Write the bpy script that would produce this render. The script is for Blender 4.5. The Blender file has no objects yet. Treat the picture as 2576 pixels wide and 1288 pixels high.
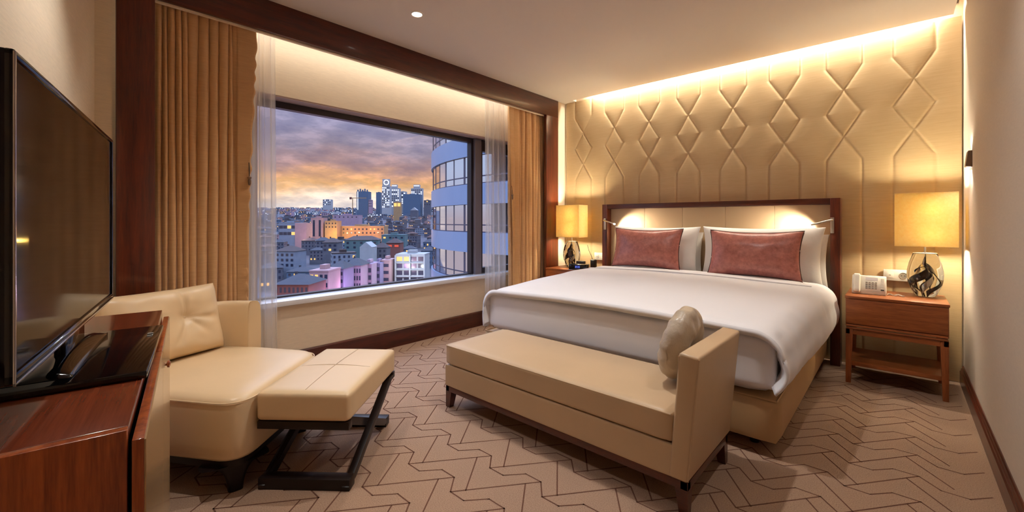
import bpy, bmesh, math, random
from mathutils import Vector, Matrix, noise
random.seed(11)
sc = bpy.context.scene
COL = sc.collection
PI = math.pi

# ------------------------------------------------------------------ helpers
def lin(c):
    c = c / 255.0
    return c / 12.92 if c <= 0.04045 else ((c + 0.055) / 1.055) ** 2.4
def rgb(r, g, b, a=1.0):
    return (lin(r), lin(g), lin(b), a)

def new_mat(name):
    m = bpy.data.materials.new(name); m.use_nodes = True
    nt = m.node_tree
    return m, nt, nt.nodes, nt.links, nt.nodes['Principled BSDF']

def texco(nt, scale=(1, 1, 1), rot=(0, 0, 0), src='Object'):
    tc = nt.nodes.new('ShaderNodeTexCoord'); mp = nt.nodes.new('ShaderNodeMapping')
    mp.inputs['Scale'].default_value = scale; mp.inputs['Rotation'].default_value = rot
    nt.links.new(tc.outputs[src], mp.inputs['Vector'])
    return mp.outputs['Vector']

def noise_node(nt, vec, scale, detail=3, rough=.55):
    n = nt.nodes.new('ShaderNodeTexNoise'); n.inputs['Scale'].default_value = scale
    n.inputs['Detail'].default_value = detail; n.inputs['Roughness'].default_value = rough
    nt.links.new(vec, n.inputs['Vector'])
    return n.outputs['Fac']

def ramp(nt, fac, stops):
    r = nt.nodes.new('ShaderNodeValToRGB'); e = r.color_ramp.elements
    while len(e) < len(stops): e.new(.5)
    for el, (p, c) in zip(e, stops): el.position = p; el.color = c
    nt.links.new(fac, r.inputs['Fac'])
    return r.outputs['Color']

def bump(nt, fac, strength, dist, b):
    n = nt.nodes.new('ShaderNodeBump'); n.inputs['Strength'].default_value = strength
    n.inputs['Distance'].default_value = dist
    nt.links.new(fac, n.inputs['Height']); nt.links.new(n.outputs['Normal'], b.inputs['Normal'])

def simple(name, col, rough=.5, metal=0.0, spec=.5, coat=0.0, var=0.0, vscale=4.0, vstretch=(1, 1, 1), bscale=0, bstr=.2, bstretch=(1, 1, 1), bdist=.002, sheen=0.0, aniso=0):
    m, nt, N, L, b = new_mat(name)
    b.inputs['Roughness'].default_value = rough; b.inputs['Metallic'].default_value = metal
    b.inputs['Specular IOR Level'].default_value = spec
    b.inputs['Coat Weight'].default_value = coat; b.inputs['Coat Roughness'].default_value = .08
    b.inputs['Sheen Weight'].default_value = sheen
    b.inputs['Base Color'].default_value = col
    if var > 0:
        f = noise_node(nt, texco(nt, vstretch), vscale, 4)
        lo = tuple(c * (1 - var) for c in col[:3]) + (1,); hi = tuple(min(1, c * (1 + var)) for c in col[:3]) + (1,)
        L.new(ramp(nt, f, [(.3, lo), (.7, hi)]), b.inputs['Base Color'])
    if bscale > 0:
        bump(nt, noise_node(nt, texco(nt, bstretch), bscale, 3), bstr, bdist, b)
    return m

def wood(name, dark, light, stretch, rough=.35, coat=.3, scale=3.0):
    m, nt, N, L, b = new_mat(name)
    v = texco(nt, stretch)
    f1 = noise_node(nt, v, scale, 6, .65)
    f2 = noise_node(nt, v, scale * 5, 3, .6)
    mx = N.new('ShaderNodeMath'); mx.operation = 'MULTIPLY_ADD'; mx.inputs[1].default_value = .35
    L.new(f2, mx.inputs[0]); 
    m2 = N.new('ShaderNodeMath'); m2.operation = 'MULTIPLY'; m2.inputs[1].default_value = .7
    L.new(f1, m2.inputs[0]); L.new(m2.outputs[0], mx.inputs[2])
    L.new(ramp(nt, mx.outputs[0], [(.36, dark), (.66, light)]), b.inputs['Base Color'])
    b.inputs['Roughness'].default_value = rough; b.inputs['Coat Weight'].default_value = coat
    b.inputs['Coat Roughness'].default_value = .12
    return m

def emit(name, col, strength):
    m, nt, N, L, b = new_mat(name)
    b.inputs['Base Color'].default_value = (0.02, 0.02, 0.02, 1)
    b.inputs['Emission Color'].default_value = col; b.inputs['Emission Strength'].default_value = strength
    return m

class MB:
    """collects shapes into one bmesh"""
    def __init__(s):
        s.bm = bmesh.new(); s.mi = 0
    def _merge(s, t):
        vm = {v: s.bm.verts.new(v.co) for v in t.verts}
        for f in t.faces:
            try: nf = s.bm.faces.new([vm[v] for v in f.verts])
            except ValueError: continue
            nf.material_index = s.mi
        t.free()
    def box(s, x0, x1, y0, y1, z0, z1, bev=0.0, seg=2, xf=None):
        t = bmesh.new()
        bmesh.ops.create_cube(t, size=1)
        for v in t.verts:
            v.co = Vector((x0 + (v.co.x + .5) * (x1 - x0), y0 + (v.co.y + .5) * (y1 - y0), z0 + (v.co.z + .5) * (z1 - z0)))
        if bev > 0:
            bmesh.ops.bevel(t, geom=t.edges[:], offset=bev, segments=seg, profile=.5, affect='EDGES')
        if xf is not None: bmesh.ops.transform(t, matrix=xf, verts=t.verts)
        s._merge(t); return s
    def prism(s, pts, a0, a1, axis='z', bev=0.0, seg=2, xf=None):
        """2-D outline extruded along an axis; pts are the other two coordinates in xyz order"""
        t = bmesh.new()
        def P(p, a):
            return {'z': (p[0], p[1], a), 'y': (p[0], a, p[1]), 'x': (a, p[0], p[1])}[axis]
        lo = [t.verts.new(P(p, a0)) for p in pts]; hi = [t.verts.new(P(p, a1)) for p in pts]
        n = len(pts)
        t.faces.new(lo); t.faces.new(hi)
        for i in range(n): t.faces.new((lo[i], lo[(i + 1) % n], hi[(i + 1) % n], hi[i]))
        bmesh.ops.recalc_face_normals(t, faces=t.faces)
        if bev > 0:
            es = [e for e in t.edges if len(e.link_faces) == 2 and e.calc_face_angle(0) > .5]
            bmesh.ops.bevel(t, geom=es, offset=bev, segments=seg, profile=.5, affect='EDGES')
        if xf is not None: bmesh.ops.transform(t, matrix=xf, verts=t.verts)
        s._merge(t); return s
    def grid(s, fn, nu, nv, cu=False, cv=False):
        V = [[s.bm.verts.new(fn(i / nu, j / nv)) for j in range(nv if cv else nv + 1)] for i in range(nu if cu else nu + 1)]
        a, b = len(V), len(V[0])
        for i in range(nu):
            for j in range(nv):
                q = (V[i][j], V[(i + 1) % a][j], V[(i + 1) % a][(j + 1) % b], V[i][(j + 1) % b])
                f = s.bm.faces.new(q); f.material_index = s.mi
        return s
    def lathe(s, prof, c=(0, 0, 0), n=32, sq=0.0, caps=True):
        """profile of (radius, z); sq > 0 squares the section off"""
        rings = []
        for r, z in prof:
            ring = []
            for k in range(n):
                a = 2 * PI * k / n
                q = 1.0
                if sq > 0:
                    q = (abs(math.cos(a)) ** (2 + sq * 4) + abs(math.sin(a)) ** (2 + sq * 4)) ** (-1 / (2 + sq * 4))
                ring.append(s.bm.verts.new((c[0] + r * q * math.cos(a), c[1] + r * q * math.sin(a), c[2] + z)))
            rings.append(ring)
        for A, B in zip(rings, rings[1:]):
            for k in range(n):
                f = s.bm.faces.new((A[k], A[(k + 1) % n], B[(k + 1) % n], B[k])); f.material_index = s.mi
        if caps:
            f = s.bm.faces.new(rings[0][::-1]); f.material_index = s.mi
            f = s.bm.faces.new(rings[-1]); f.material_index = s.mi
        return s
    def tube(s, path, r, n=10, closed=False):
        path = [Vector(p) for p in path]; m = len(path); rings = []
        up = Vector((0, 0, 1))
        for i, p in enumerate(path):
            a = path[(i - 1) % m] if (closed or i > 0) else p
            b = path[(i + 1) % m] if (closed or i < m - 1) else p
            t = (b - a).normalized()
            u = t.cross(up)
            if u.length < .05: u = t.cross(Vector((1, 0, 0)))
            u.normalize(); w = t.cross(u)
            rr = r[i] if isinstance(r, (list, tuple)) else r
            rings.append([s.bm.verts.new(p + (u * math.cos(2 * PI * k / n) + w * math.sin(2 * PI * k / n)) * rr) for k in range(n)])
        for i in range(m if closed else m - 1):
            A, B = rings[i], rings[(i + 1) % m]
            for k in range(n):
                f = s.bm.faces.new((A[k], A[(k + 1) % n], B[(k + 1) % n], B[k])); f.material_index = s.mi
        if not closed:
            s.bm.faces.new(rings[0][::-1]); s.bm.faces.new(rings[-1])
        return s
    def softbox(s, c, h, r, n=14, crown=0.0, belly=0.0, xf=None):
        """rounded, slightly swollen upholstery block; c centre, h half sizes, r edge radius"""
        t = bmesh.new()
        bmesh.ops.create_cube(t, size=2)
        bmesh.ops.subdivide_edges(t, edges=t.edges[:], cuts=n, use_grid_fill=True)
        for v in t.verts:
            p = Vector((v.co.x, v.co.y, v.co.z)); q = [0, 0, 0]; 
            # denser near the edges
            p = Vector([math.copysign(abs(a) ** .75, a) for a in p])
            w = Vector((p.x * h[0], p.y * h[1], p.z * h[2]))
            inner = Vector([max(-(h[k] - r), min(h[k] - r, w[k])) for k in range(3)])
            d = w - inner
            if d.length > 1e-9:
                # push to the rounded surface
                d.normalize(); w = inner + d * r
            if crown: w.z += crown * (1 - (p.x) ** 2) * (1 - (p.y) ** 2) * (1 if p.z > 0 else 0) * max(0, p.z)
            if belly:
                w.x += belly * p.x * (1 - p.z ** 2); w.y += belly * p.y * (1 - p.z ** 2)
            v.co = w + Vector(c)
        if xf is not None: bmesh.ops.transform(t, matrix=xf, verts=t.verts)
        s._merge(t); return s
    def xform(s, m):
        bmesh.ops.transform(s.bm, matrix=m, verts=s.bm.verts); return s

WM = {}
def children(o): return [c for c in bpy.data.objects if c.parent == o]
def tag(o, label=None, cat=None, group=None, kind=None):
    if label: o['label'] = label
    if cat: o['category'] = cat
    if group: o['group'] = group
    if kind: o['kind'] = kind
    return o
def obj(name, mb, mat, parent=None, local=False, smooth=35, solid=0.0, weld=True):
    if weld: bmesh.ops.remove_doubles(mb.bm, verts=mb.bm.verts, dist=1e-5)
    bmesh.ops.recalc_face_normals(mb.bm, faces=mb.bm.faces)
    if parent is not None and not local:
        bmesh.ops.transform(mb.bm, matrix=WM[parent.name].inverted(), verts=mb.bm.verts)
    me = bpy.data.meshes.new(name); mb.bm.to_mesh(me); mb.bm.free()
    for m in (mat if isinstance(mat, (list, tuple)) else [mat]): me.materials.append(m)
    if smooth:
        me.shade_smooth()
        if smooth < 180: me.set_sharp_from_angle(angle=math.radians(smooth))
    o = bpy.data.objects.new(name, me); COL.objects.link(o)
    WM[o.name] = Matrix.Identity(4)
    if parent is not None:
        o.parent = parent; WM[o.name] = WM[parent.name].copy()
    if solid:
        md = o.modifiers.new('thickness', 'SOLIDIFY'); md.thickness = solid; md.offset = 0
    return o
def thing(name, label, cat, loc=(0, 0, 0), rz=0.0, group=None):
    o = bpy.data.objects.new(name, None); COL.objects.link(o)
    o.location = loc; o.rotation_euler = (0, 0, rz); o.empty_display_size = .1
    WM[o.name] = Matrix.Translation(loc) @ Matrix.Rotation(rz, 4, 'Z')
    return tag(o, label, cat, group)
def struct(name, mb, mat, **k):
    o = obj(name, mb, mat, **k); o['kind'] = 'structure'; return o
def copy_tree(o, parent=None):
    c = o.copy(); COL.objects.link(c); c.parent = parent
    WM[c.name] = WM[o.name].copy()
    for ch in children(o): copy_tree(ch, c)
    return c

# ------------------------------------------------------------------ camera
FPX, HOR, CAMZ = 1072.0, 555.0, 1.15
YAW = math.atan(975 / 1072.0)
cd = bpy.data.cameras.new('camera'); cam = bpy.data.objects.new('camera', cd); COL.objects.link(cam)
cd.sensor_fit = 'HORIZONTAL'; cd.sensor_width = 36; cd.lens = FPX / 2576 * 36
cd.shift_y = -(644 - HOR) / 2576; cd.clip_start = .03; cd.clip_end = 9000
cam.location = (0, 0, CAMZ); cam.rotation_euler = (PI / 2, 0, YAW)
sc.camera = cam
sc.view_settings.view_transform = 'Standard'; sc.view_settings.look = 'None'
sc.view_settings.gamma = 1; sc.view_settings.use_curve_mapping = False
sc.view_settings.exposure = 0.0
cy = sc.cycles
cy.max_bounces = 8; cy.diffuse_bounces = 4; cy.glossy_bounces = 4; cy.transmission_bounces = 6; cy.transparent_max_bounces = 10
cy.use_adaptive_sampling = True; cy.adaptive_threshold = .03
cy.caustics_reflective = False; cy.caustics_refractive = False

# ------------------------------------------------------------------ materials
MT = {}
MT['wallpaper'] = simple('wallpaper', rgb(230, 212, 186), .85, var=.05, vscale=3, vstretch=(6, 6, 60), bscale=60, bstr=.25, bstretch=(1, 1, 8), bdist=.001)
MT['wallpaper_right'] = simple('wallpaper_smooth', rgb(206, 192, 178), .8, var=.03, vscale=3, vstretch=(6, 6, 40), bscale=60, bstr=.2, bstretch=(1, 1, 6), bdist=.001)
MT['ceiling'] = simple('ceiling_paint', rgb(226, 212, 198), .9)
MT['mahogany_v'] = wood('mahogany_upright', rgb(62, 20, 8), rgb(108, 42, 17), (9, 9, .7), .38, .35)
MT['mahogany_y'] = wood('mahogany_beam', rgb(52, 16, 7), rgb(90, 32, 13), (9, .7, 9), .38, .35)
MT['mahogany_x'] = wood('mahogany_rail', rgb(54, 18, 9), rgb(90, 36, 18), (.7, 9, 9), .38, .35)
MT['teak_x'] = wood('nightstand_wood', rgb(122, 62, 28), rgb(172, 98, 50), (1.2, 14, 14), .42, .15)
MT['teak_z'] = wood('nightstand_leg_wood', rgb(122, 62, 28), rgb(168, 94, 48), (14, 14, 1.2), .42, .15)
MT['cab_top'] = wood('cabinet_top_wood', rgb(98, 42, 22), rgb(132, 62, 34), (.8, 16, 16), .2, .5, 2.0)
MT['cab_side'] = wood('cabinet_side_wood', rgb(116, 46, 18), rgb(188, 96, 44), (14, 14, .9), .28, .4)
MT['cab_front'] = simple('cabinet_front_lacquer', rgb(190, 158, 118), .22, coat=.3)
MT['bench_wood'] = wood('bench_wood', rgb(58, 22, 12), rgb(94, 42, 22), (2, 9, 9), .35, .3)
MT['leather'] = simple('tan_leather', rgb(200, 172, 138), .42, spec=.45, var=.04, vscale=3, bscale=220, bstr=.08, bdist=.001)
MT['leather_pale'] = simple('pale_leather', rgb(224, 196, 156), .36, spec=.5, var=.04, vscale=3, bscale=220, bstr=.08, bdist=.001)
MT['dark_wood'] = simple('espresso_wood', rgb(24, 11, 8), .42, coat=.08, spec=.35)
MT['linen'] = simple('white_linen', rgb(238, 236, 240), .75, spec=.25, bscale=9, bstr=.12, bdist=.012, sheen=.1)
MT['pillowcase'] = simple('white_pillowcase', rgb(240, 237, 234), .75, spec=.25, bscale=14, bstr=.2, bdist=.01)
MT['valance'] = simple('bed_base_upholstery', rgb(196, 160, 116), .5, spec=.35, bscale=120, bstr=.1)
MT['black'] = simple('gloss_black', rgb(8, 7, 8), .08, spec=.6)
MT['black_matte'] = simple('matte_black', rgb(14, 12, 12), .45)
MT['chrome'] = simple('polished_chrome', rgb(190, 190, 195), .12, metal=1)
MT['steel'] = simple('brushed_nickel', rgb(205, 200, 192), .28, metal=1)
MT['bronze'] = simple('dark_bronze', rgb(128, 104, 84), .45, metal=.2)
MT['white_plastic'] = simple('white_plastic', rgb(236, 230, 218), .35)
MT['grey_print'] = simple('grey_print', rgb(150, 140, 128), .5)
MT['marble'] = simple('white_marble_sill', rgb(236, 236, 238), .05, spec=.6, var=.03, vscale=3, coat=.6)
MT['alu_dark'] = simple('dark_window_frame', rgb(46, 40, 46), .4, metal=.3)
MT['alu'] = simple('grey_window_mullion', rgb(120, 112, 118), .35, metal=.3)
MT['reveal'] = simple('window_reveal_panel', rgb(168, 144, 138), .5)
MT['cushion'] = None
MT['piping_dark'] = simple('dark_piping', rgb(70, 40, 32), .5)
MT['bolster'] = simple('silver_taupe_satin', rgb(188, 172, 152), .3, spec=.7, bscale=22, bstr=.45, bdist=.012)
MT['lampcord'] = simple('cord_rubber', rgb(30, 26, 24), .6)

# satin-weave curtain: horizontal slub
def curtain_mat():
    m, nt, N, L, b = new_mat('gold_slub_curtain')
    v = texco(nt, (6, 6, 70)); f = noise_node(nt, v, 2.2, 4, .6)
    L.new(ramp(nt, f, [(.2, rgb(200, 154, 106)), (.8, rgb(216, 172, 122))]), b.inputs['Base Color'])
    bump(nt, f, .22, .0015, b)
    b.inputs['Roughness'].default_value = .42; b.inputs['Specular IOR Level'].default_value = .5
    b.inputs['Sheen Weight'].default_value = .2
    return m
MT['curtain'] = curtain_mat()

def sheer_mat():
    m, nt, N, L, b = new_mat('white_voile')
    out = N['Material Output']; N.remove(b)
    d = N.new('ShaderNodeBsdfDiffuse'); d.inputs['Color'].default_value = rgb(240, 236, 232)
    t = N.new('ShaderNodeBsdfTranslucent'); t.inputs['Color'].default_value = rgb(240, 236, 232)
    tr = N.new('ShaderNodeBsdfTransparent'); tr.inputs['Color'].default_value = (1, 1, 1, 1)
    a = N.new('ShaderNodeMixShader'); a.inputs[0].default_value = .5
    L.new(d.outputs[0], a.inputs[1]); L.new(t.outputs[0], a.inputs[2])
    # voile looks denser edge-on
    lw = N.new('ShaderNodeLayerWeight'); lw.inputs['Blend'].default_value = .55
    mr = N.new('ShaderNodeMapRange'); mr.inputs['To Min'].default_value = .44; mr.inputs['To Max'].default_value = .7
    L.new(lw.outputs['Facing'], mr.inputs['Value'])
    mx = N.new('ShaderNodeMixShader'); L.new(mr.outputs[0], mx.inputs[0])
    L.new(tr.outputs[0], mx.inputs[1]); L.new(a.outputs[0], mx.inputs[2]); L.new(mx.outputs[0], out.inputs['Surface'])
    return m
MT['sheer'] = sheer_mat()

def glass_pane_mat():
    m, nt, N, L, b = new_mat('window_glass')
    out = N['Material Output']; N.remove(b)
    tr = N.new('ShaderNodeBsdfTransparent'); tr.inputs['Color'].default_value = (.96, .97, 1, 1)
    g = N.new('ShaderNodeBsdfGlossy'); g.inputs['Roughness'].default_value = .0
    fr = N.new('ShaderNodeFresnel'); fr.inputs['IOR'].default_value = 1.45
    ge = N.new('ShaderNodeNewGeometry'); iv = N.new('ShaderNodeMath'); iv.operation = 'SUBTRACT'; iv.inputs[0].default_value = 1; L.new(ge.outputs['Backfacing'], iv.inputs[1])
    mf = N.new('ShaderNodeMath'); mf.operation = 'MULTIPLY'; L.new(fr.outputs[0], mf.inputs[0]); L.new(iv.outputs[0], mf.inputs[1])
    mx = N.new('ShaderNodeMixShader'); L.new(mf.outputs[0], mx.inputs[0])
    L.new(tr.outputs[0], mx.inputs[1]); L.new(g.outputs[0], mx.inputs[2]); L.new(mx.outputs[0], out.inputs['Surface'])
    return m
MT['pane'] = glass_pane_mat()

def shade_mat():
    m, nt, N, L, b = new_mat('lampshade_parchment')
    out = N['Material Output']; N.remove(b)
    v = texco(nt, (1, 1, 1)); f = noise_node(nt, v, 60, 5, .7)
    col = ramp(nt, f, [(.35, rgb(248, 226, 164)), (.7, rgb(252, 238, 192))])
    d = N.new('ShaderNodeBsdfDiffuse'); t = N.new('ShaderNodeBsdfTranslucent')
    L.new(col, d.inputs['Color']); L.new(col, t.inputs['Color'])
    mx = N.new('ShaderNodeMixShader'); mx.inputs[0].default_value = .42
    L.new(d.outputs[0], mx.inputs[1]); L.new(t.outputs[0], mx.inputs[2]); L.new(mx.outputs[0], out.inputs['Surface'])
    return m
MT['shade'] = shade_mat()

def solid_glass():
    m, nt, N, L, b = new_mat('clear_solid_glass')
    b.inputs['Base Color'].default_value = (.97, .98, .97, 1); b.inputs['Roughness'].default_value = .0
    b.inputs['Transmission Weight'].default_value = 1; b.inputs['IOR'].default_value = 1.42
    return m
MT['lampglass'] = solid_glass()
MT['swirl'] = simple('brown_glass_swirl', rgb(62, 38, 24), .15, metal=.4, var=.5, vscale=20)
MT['swirl_silver'] = simple('silver_glass_swirl', rgb(200, 192, 180), .15, metal=.8)

def cushion_mat():
    m, nt, N, L, b = new_mat('plum_shot_silk')
    v = texco(nt, (1, 1, 1)); f = noise_node(nt, v, 26, 6, .7)
    L.new(ramp(nt, f, [(.3, rgb(148, 82, 72)), (.72, rgb(196, 126, 112))]), b.inputs['Base Color'])
    b.inputs['Roughness'].default_value = .3; b.inputs['Specular IOR Level'].default_value = .7
    b.inputs['Sheen Weight'].default_value = .8; b.inputs['Sheen Tint'].default_value = rgb(190, 130, 150)
    bump(nt, noise_node(nt, v, 30, 4), .25, .006, b)
    return m
MT['cushion'] = cushion_mat()

def padded_mat():
    m, nt, N, L, b = new_mat('padded_wall_fabric')
    v = texco(nt, (3, 3, 60)); f = noise_node(nt, v, 3, 4, .6)
    L.new(ramp(nt, f, [(.3, rgb(198, 170, 130)), (.7, rgb(206, 180, 140))]), b.inputs['Base Color'])
    b.inputs['Roughness'].default_value = .5; b.inputs['Specular IOR Level'].default_value = .4
    bump(nt, f, .1, .001, b)
    return m
MT['padded'] = padded_mat()

def carpet_mat(name, lo, hi):
    m, nt, N, L, b = new_mat(name)
    v = texco(nt); f = noise_node(nt, v, 240, 3, .8); g = noise_node(nt, v, 1.2, 2)
    L.new(ramp(nt, f, [(.3, lo), (.7, hi)]), b.inputs['Base Color'])
    b.inputs['Roughness'].default_value = 1; b.inputs['Specular IOR Level'].default_value = .1
    bump(nt, f, .6, .004, b)
    return m
MT['carpet'] = carpet_mat('carpet_pile', rgb(140, 112, 94), rgb(194, 162, 138))
MT['carpet_line'] = carpet_mat('carpet_line_yarn', rgb(98, 66, 54), rgb(126, 90, 74))

# ------------------------------------------------------------------ room shell
CEIL = 2.605; YB = 4.38; XR = .335; XF = -3.08; XW = -3.41
def carpet():
    mb = MB(); mb.box(-3.6, .5, -.9, 4.6, -.1, 0)
    ux, uy, x0, y0 = .308, .235, -1.717, 1.396
    segs = [((0, 0), (.085, 0)), ((.085, 0), (.154, .077)), ((.154, .077), (.241, .077)), ((.241, .077), (.308, 0)),
            ((0, 0), (.241, .312)), ((.2, .255), (.349, .05))]
    mb.mi = 1; w = .0031
    for i in range(-7, 8):
        for j in range(-10, 15):
            ox, oy = x0 + i * ux, y0 + j * uy
            for a, b in segs:
                A = Vector((ox + a[0], oy + a[1], .0006)); B = Vector((ox + b[0], oy + b[1], .0006))
                if not (-3.4 < A.x < .33 and -.5 < A.y < 4.35 and -3.4 < B.x < .33 and -.5 < B.y < 4.35): continue
                d = (B - A).normalized(); n = Vector((-d.y, d.x, 0)) * w; e = d * w
                f = mb.bm.faces.new([mb.bm.verts.new(p) for p in (A - e - n, B + e - n, B + e + n, A - e + n)]); f.material_index = 1
    return mb
struct('floor', carpet(), [MT['carpet'], MT['carpet_line']], smooth=0, weld=False)

mb = MB(); mb.box(-3.6, .55, YB + .012, YB + .2, -.1, 3.0); struct('wall_back', mb, MT['wallpaper'], smooth=0)
mb = MB(); mb.box(XR, XR + .2, -.9, YB + .012, -.1, 3.0); struct('wall_right', mb, MT['wallpaper_right'], smooth=0)
mb = MB()   # window wall: below, above and beside the opening, and the returns beside the wooden surround
WY0, WY1, WZ0, WZ1 = 1.02, 4.02, .555, 2.08
mb.box(XW - .2, XW, .1, YB + .012, -.1, WZ0 - .04); mb.box(XW - .2, XW, .1, YB + .012, WZ1, 3.0)
mb.box(XW - .2, XW, .1, WY0, WZ0 - .04, WZ1); mb.box(XW - .2, XW, WY1, YB + .012, WZ0 - .04, WZ1)
mb.box(XW, XF - .012, .05, .245, -.1, 3.0); mb.box(XW, XF - .012, 4.24, YB + .012, -.1, 3.0)
struct('wall_left', mb, MT['wallpaper'], smooth=0)
ca, sa = math.cos(math.radians(10.5)), math.sin(math.radians(10.5))
wx, wy = XF - .012, .178
mb = MB(); mb.prism([(wx - .5, wy + .5 * sa / ca), (XR + .2, wy - (XR + .2 - wx) * sa / ca), (XR + .2, wy - (XR + .2 - wx) * sa / ca - .2), (wx - .5, wy + .5 * sa / ca - .2)], -.1, 3.0)
struct('wall_front', mb, MT['wallpaper'], smooth=0)
mb = MB()   # dropped ceiling with a light slot along the padded wall and a narrow one along the right wall
mb.box(-3.6, .282, -1.0, 4.315, CEIL, CEIL + .03); mb.box(-3.6, -2.93, 4.315, YB + .012, CEIL, CEIL + .03)
mb.box(-3.6, .55, -1.0, YB + .2, 2.82, 2.9)
mb.box(-3.0, .30, 4.20, 4.22, CEIL + .03, 2.82)
struct('ceiling', mb, MT['ceiling'], smooth=0)

mb = MB()   # wooden surround of the window bay: two posts and the beam
mb.box(XF - .035, XF, .26, .42, 0, 2.40, .002); mb.box(XF - .035, XF, 3.99, 4.225, 0, 2.40, .002)
struct('trim_1', mb, MT['mahogany_v'])
mb = MB(); mb.box(XF - .035, XF, .26, 4.225, 2.40, CEIL, .002); struct('trim_2', mb, MT['mahogany_y'])
mb = MB(); mb.box(XF - .06, XF - .036, .3, 4.2, 2.392, 2.42); struct('trim_3', mb, MT['wallpaper'], smooth=0)
mb = MB(); mb.prism([(XW, 0), (XW + .018, 0), (XW + .018, .148), (XW + .012, .158), (XW, .158)], .25, 4.24, 'y'); struct('baseboard_left', mb, MT['mahogany_y'], smooth=0)
mb = MB()
mb.prism([(XR, 0), (XR - .02, 0), (XR - .02, .085), (XR - .014, .09), (XR - .014, .102), (XR - .009, .106), (XR - .009, .118), (XR - .004, .124), (XR, .124)], -.6, YB - .01, 'y')
struct('baseboard_right', mb, MT['mahogany_y'], smooth=0)

# window
def wpart(name, boxes, mat, parent, **k):
    m = MB()
    for b in boxes: m.box(*b)
    return obj(name, m, mat, parent, **k)
win = bpy.data.objects.new('window_1', None); COL.objects.link(win); win.location = (XW, 2.5, WZ0); win['kind'] = 'structure'
WM[win.name] = Matrix.Translation(win.location)
GX = -3.56
mb = MB(); mb.box(XW - .19, XW + .045, WY0 - .03, WY1 + .03, WZ0 - .04, WZ0, .006); obj('window_sill', mb, MT['marble'], win)
wpart('window_reveal', [(XW - .2, XW - .002, WY0, WY1, WZ1 - .012, WZ1), (XW - .2, XW - .002, WY0, WY0 + .012, WZ0, WZ1 - .012), (XW - .2, XW - .002, WY1 - .012, WY1, WZ0, WZ1 - .012)], MT['reveal'], win, smooth=0)
MY = 3.20
wpart('window_frame', [(GX - .03, GX + .03, WY0 + .012, WY1 - .012, WZ0, WZ0 + .012), (GX - .03, GX + .03, WY0 + .012, WY1 - .012, WZ1 - .062, WZ1 - .012), (GX - .03, GX + .03, WY0 + .012, WY0 + .05, WZ0, WZ1 - .03),
    (GX - .03, GX + .03, WY1 - .05, WY1 - .012, WZ0, WZ1 - .03), (GX - .03, GX + .035, MY, MY + .03, WZ0, WZ1 - .03),
    (GX - .03, GX + .05, MY + .125, MY + .16, WZ0, WZ1 - .03), (GX - .03, GX + .045, MY + .16, WY1 - .05, WZ1 - .14, WZ1 - .012), (GX - .03, GX + .045, MY + .16, WY1 - .05, WZ0, WZ0 + .06)], MT['alu_dark'], win, smooth=0)
wpart('window_mullion', [(GX - .03, GX + .07, MY + .03, MY + .125, WZ0, WZ1 - .02)], MT['alu'], win, smooth=0)
wpart('window_pane', [(GX - .005, GX + .001, WY0 + .05, MY, WZ0 + .012, WZ1 - .062)], MT['pane'], win, smooth=0)
wpart('window_pane', [(GX - .005, GX + .001, MY + .16, WY1 - .05, WZ0 + .06, WZ1 - .14)], MT['pane'], win, smooth=0)

# ------------------------------------------------------------------ padded wall panel with stitched seams
def padded_panel():
    x0, x1, z0, z1 = -3.06, .326, .004, CEIL - .002
    cols = [-2.822 + .4143 * k for k in range(8)]
    w = .1155
    segs = []
    for c in cols:
        for sg in (-1, 1):
            P = [(c - sg * w, 0), (c - sg * w, 1.645), (c, 1.833), (c + sg * w, 2.025), (c, 2.216), (c - sg * w, 2.402), (c - sg * w, 2.8)]
            segs.append([(P[i], P[i + 1]) for i in range(6)])
    def dist(x, z):
        k = int(round((x - cols[0]) / .4143)); best = 9
        for kk in (k,):
            if 0 <= kk < 8:
                for sl in (segs[2 * kk], segs[2 * kk + 1]):
                    for (ax, az), (bx, bz) in sl:
                        if z < az - .3 or z > bz + .3: continue
                        dx, dz = bx - ax, bz - az
                        t = max(0, min(1, ((x - ax) * dx + (z - az) * dz) / (dx * dx + dz * dz)))
                        d = math.hypot(x - ax - t * dx, z - az - t * dz)
                        if d < best: best = d
        return best
    def fn(u, v):
        x = x0 + u * (x1 - x0); z = z0 + v * (z1 - z0)
        d = dist(x, z)
        y = YB + .006 - .0075 * (1 - math.exp(-(d / .009) ** 1.2)) - .0025 * (1 - math.exp(-(d / .05) ** 2))
        return (x, y, z)
    m = MB(); m.grid(fn, 620, 470)
    return m
mb = padded_panel()
pp = obj('padded_wall_panel', mb, MT['padded'], smooth=180, weld=False)
tag(pp, 'beige padded fabric wall panel stitched with rows of diamonds behind the headboard', 'wall panel')

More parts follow.
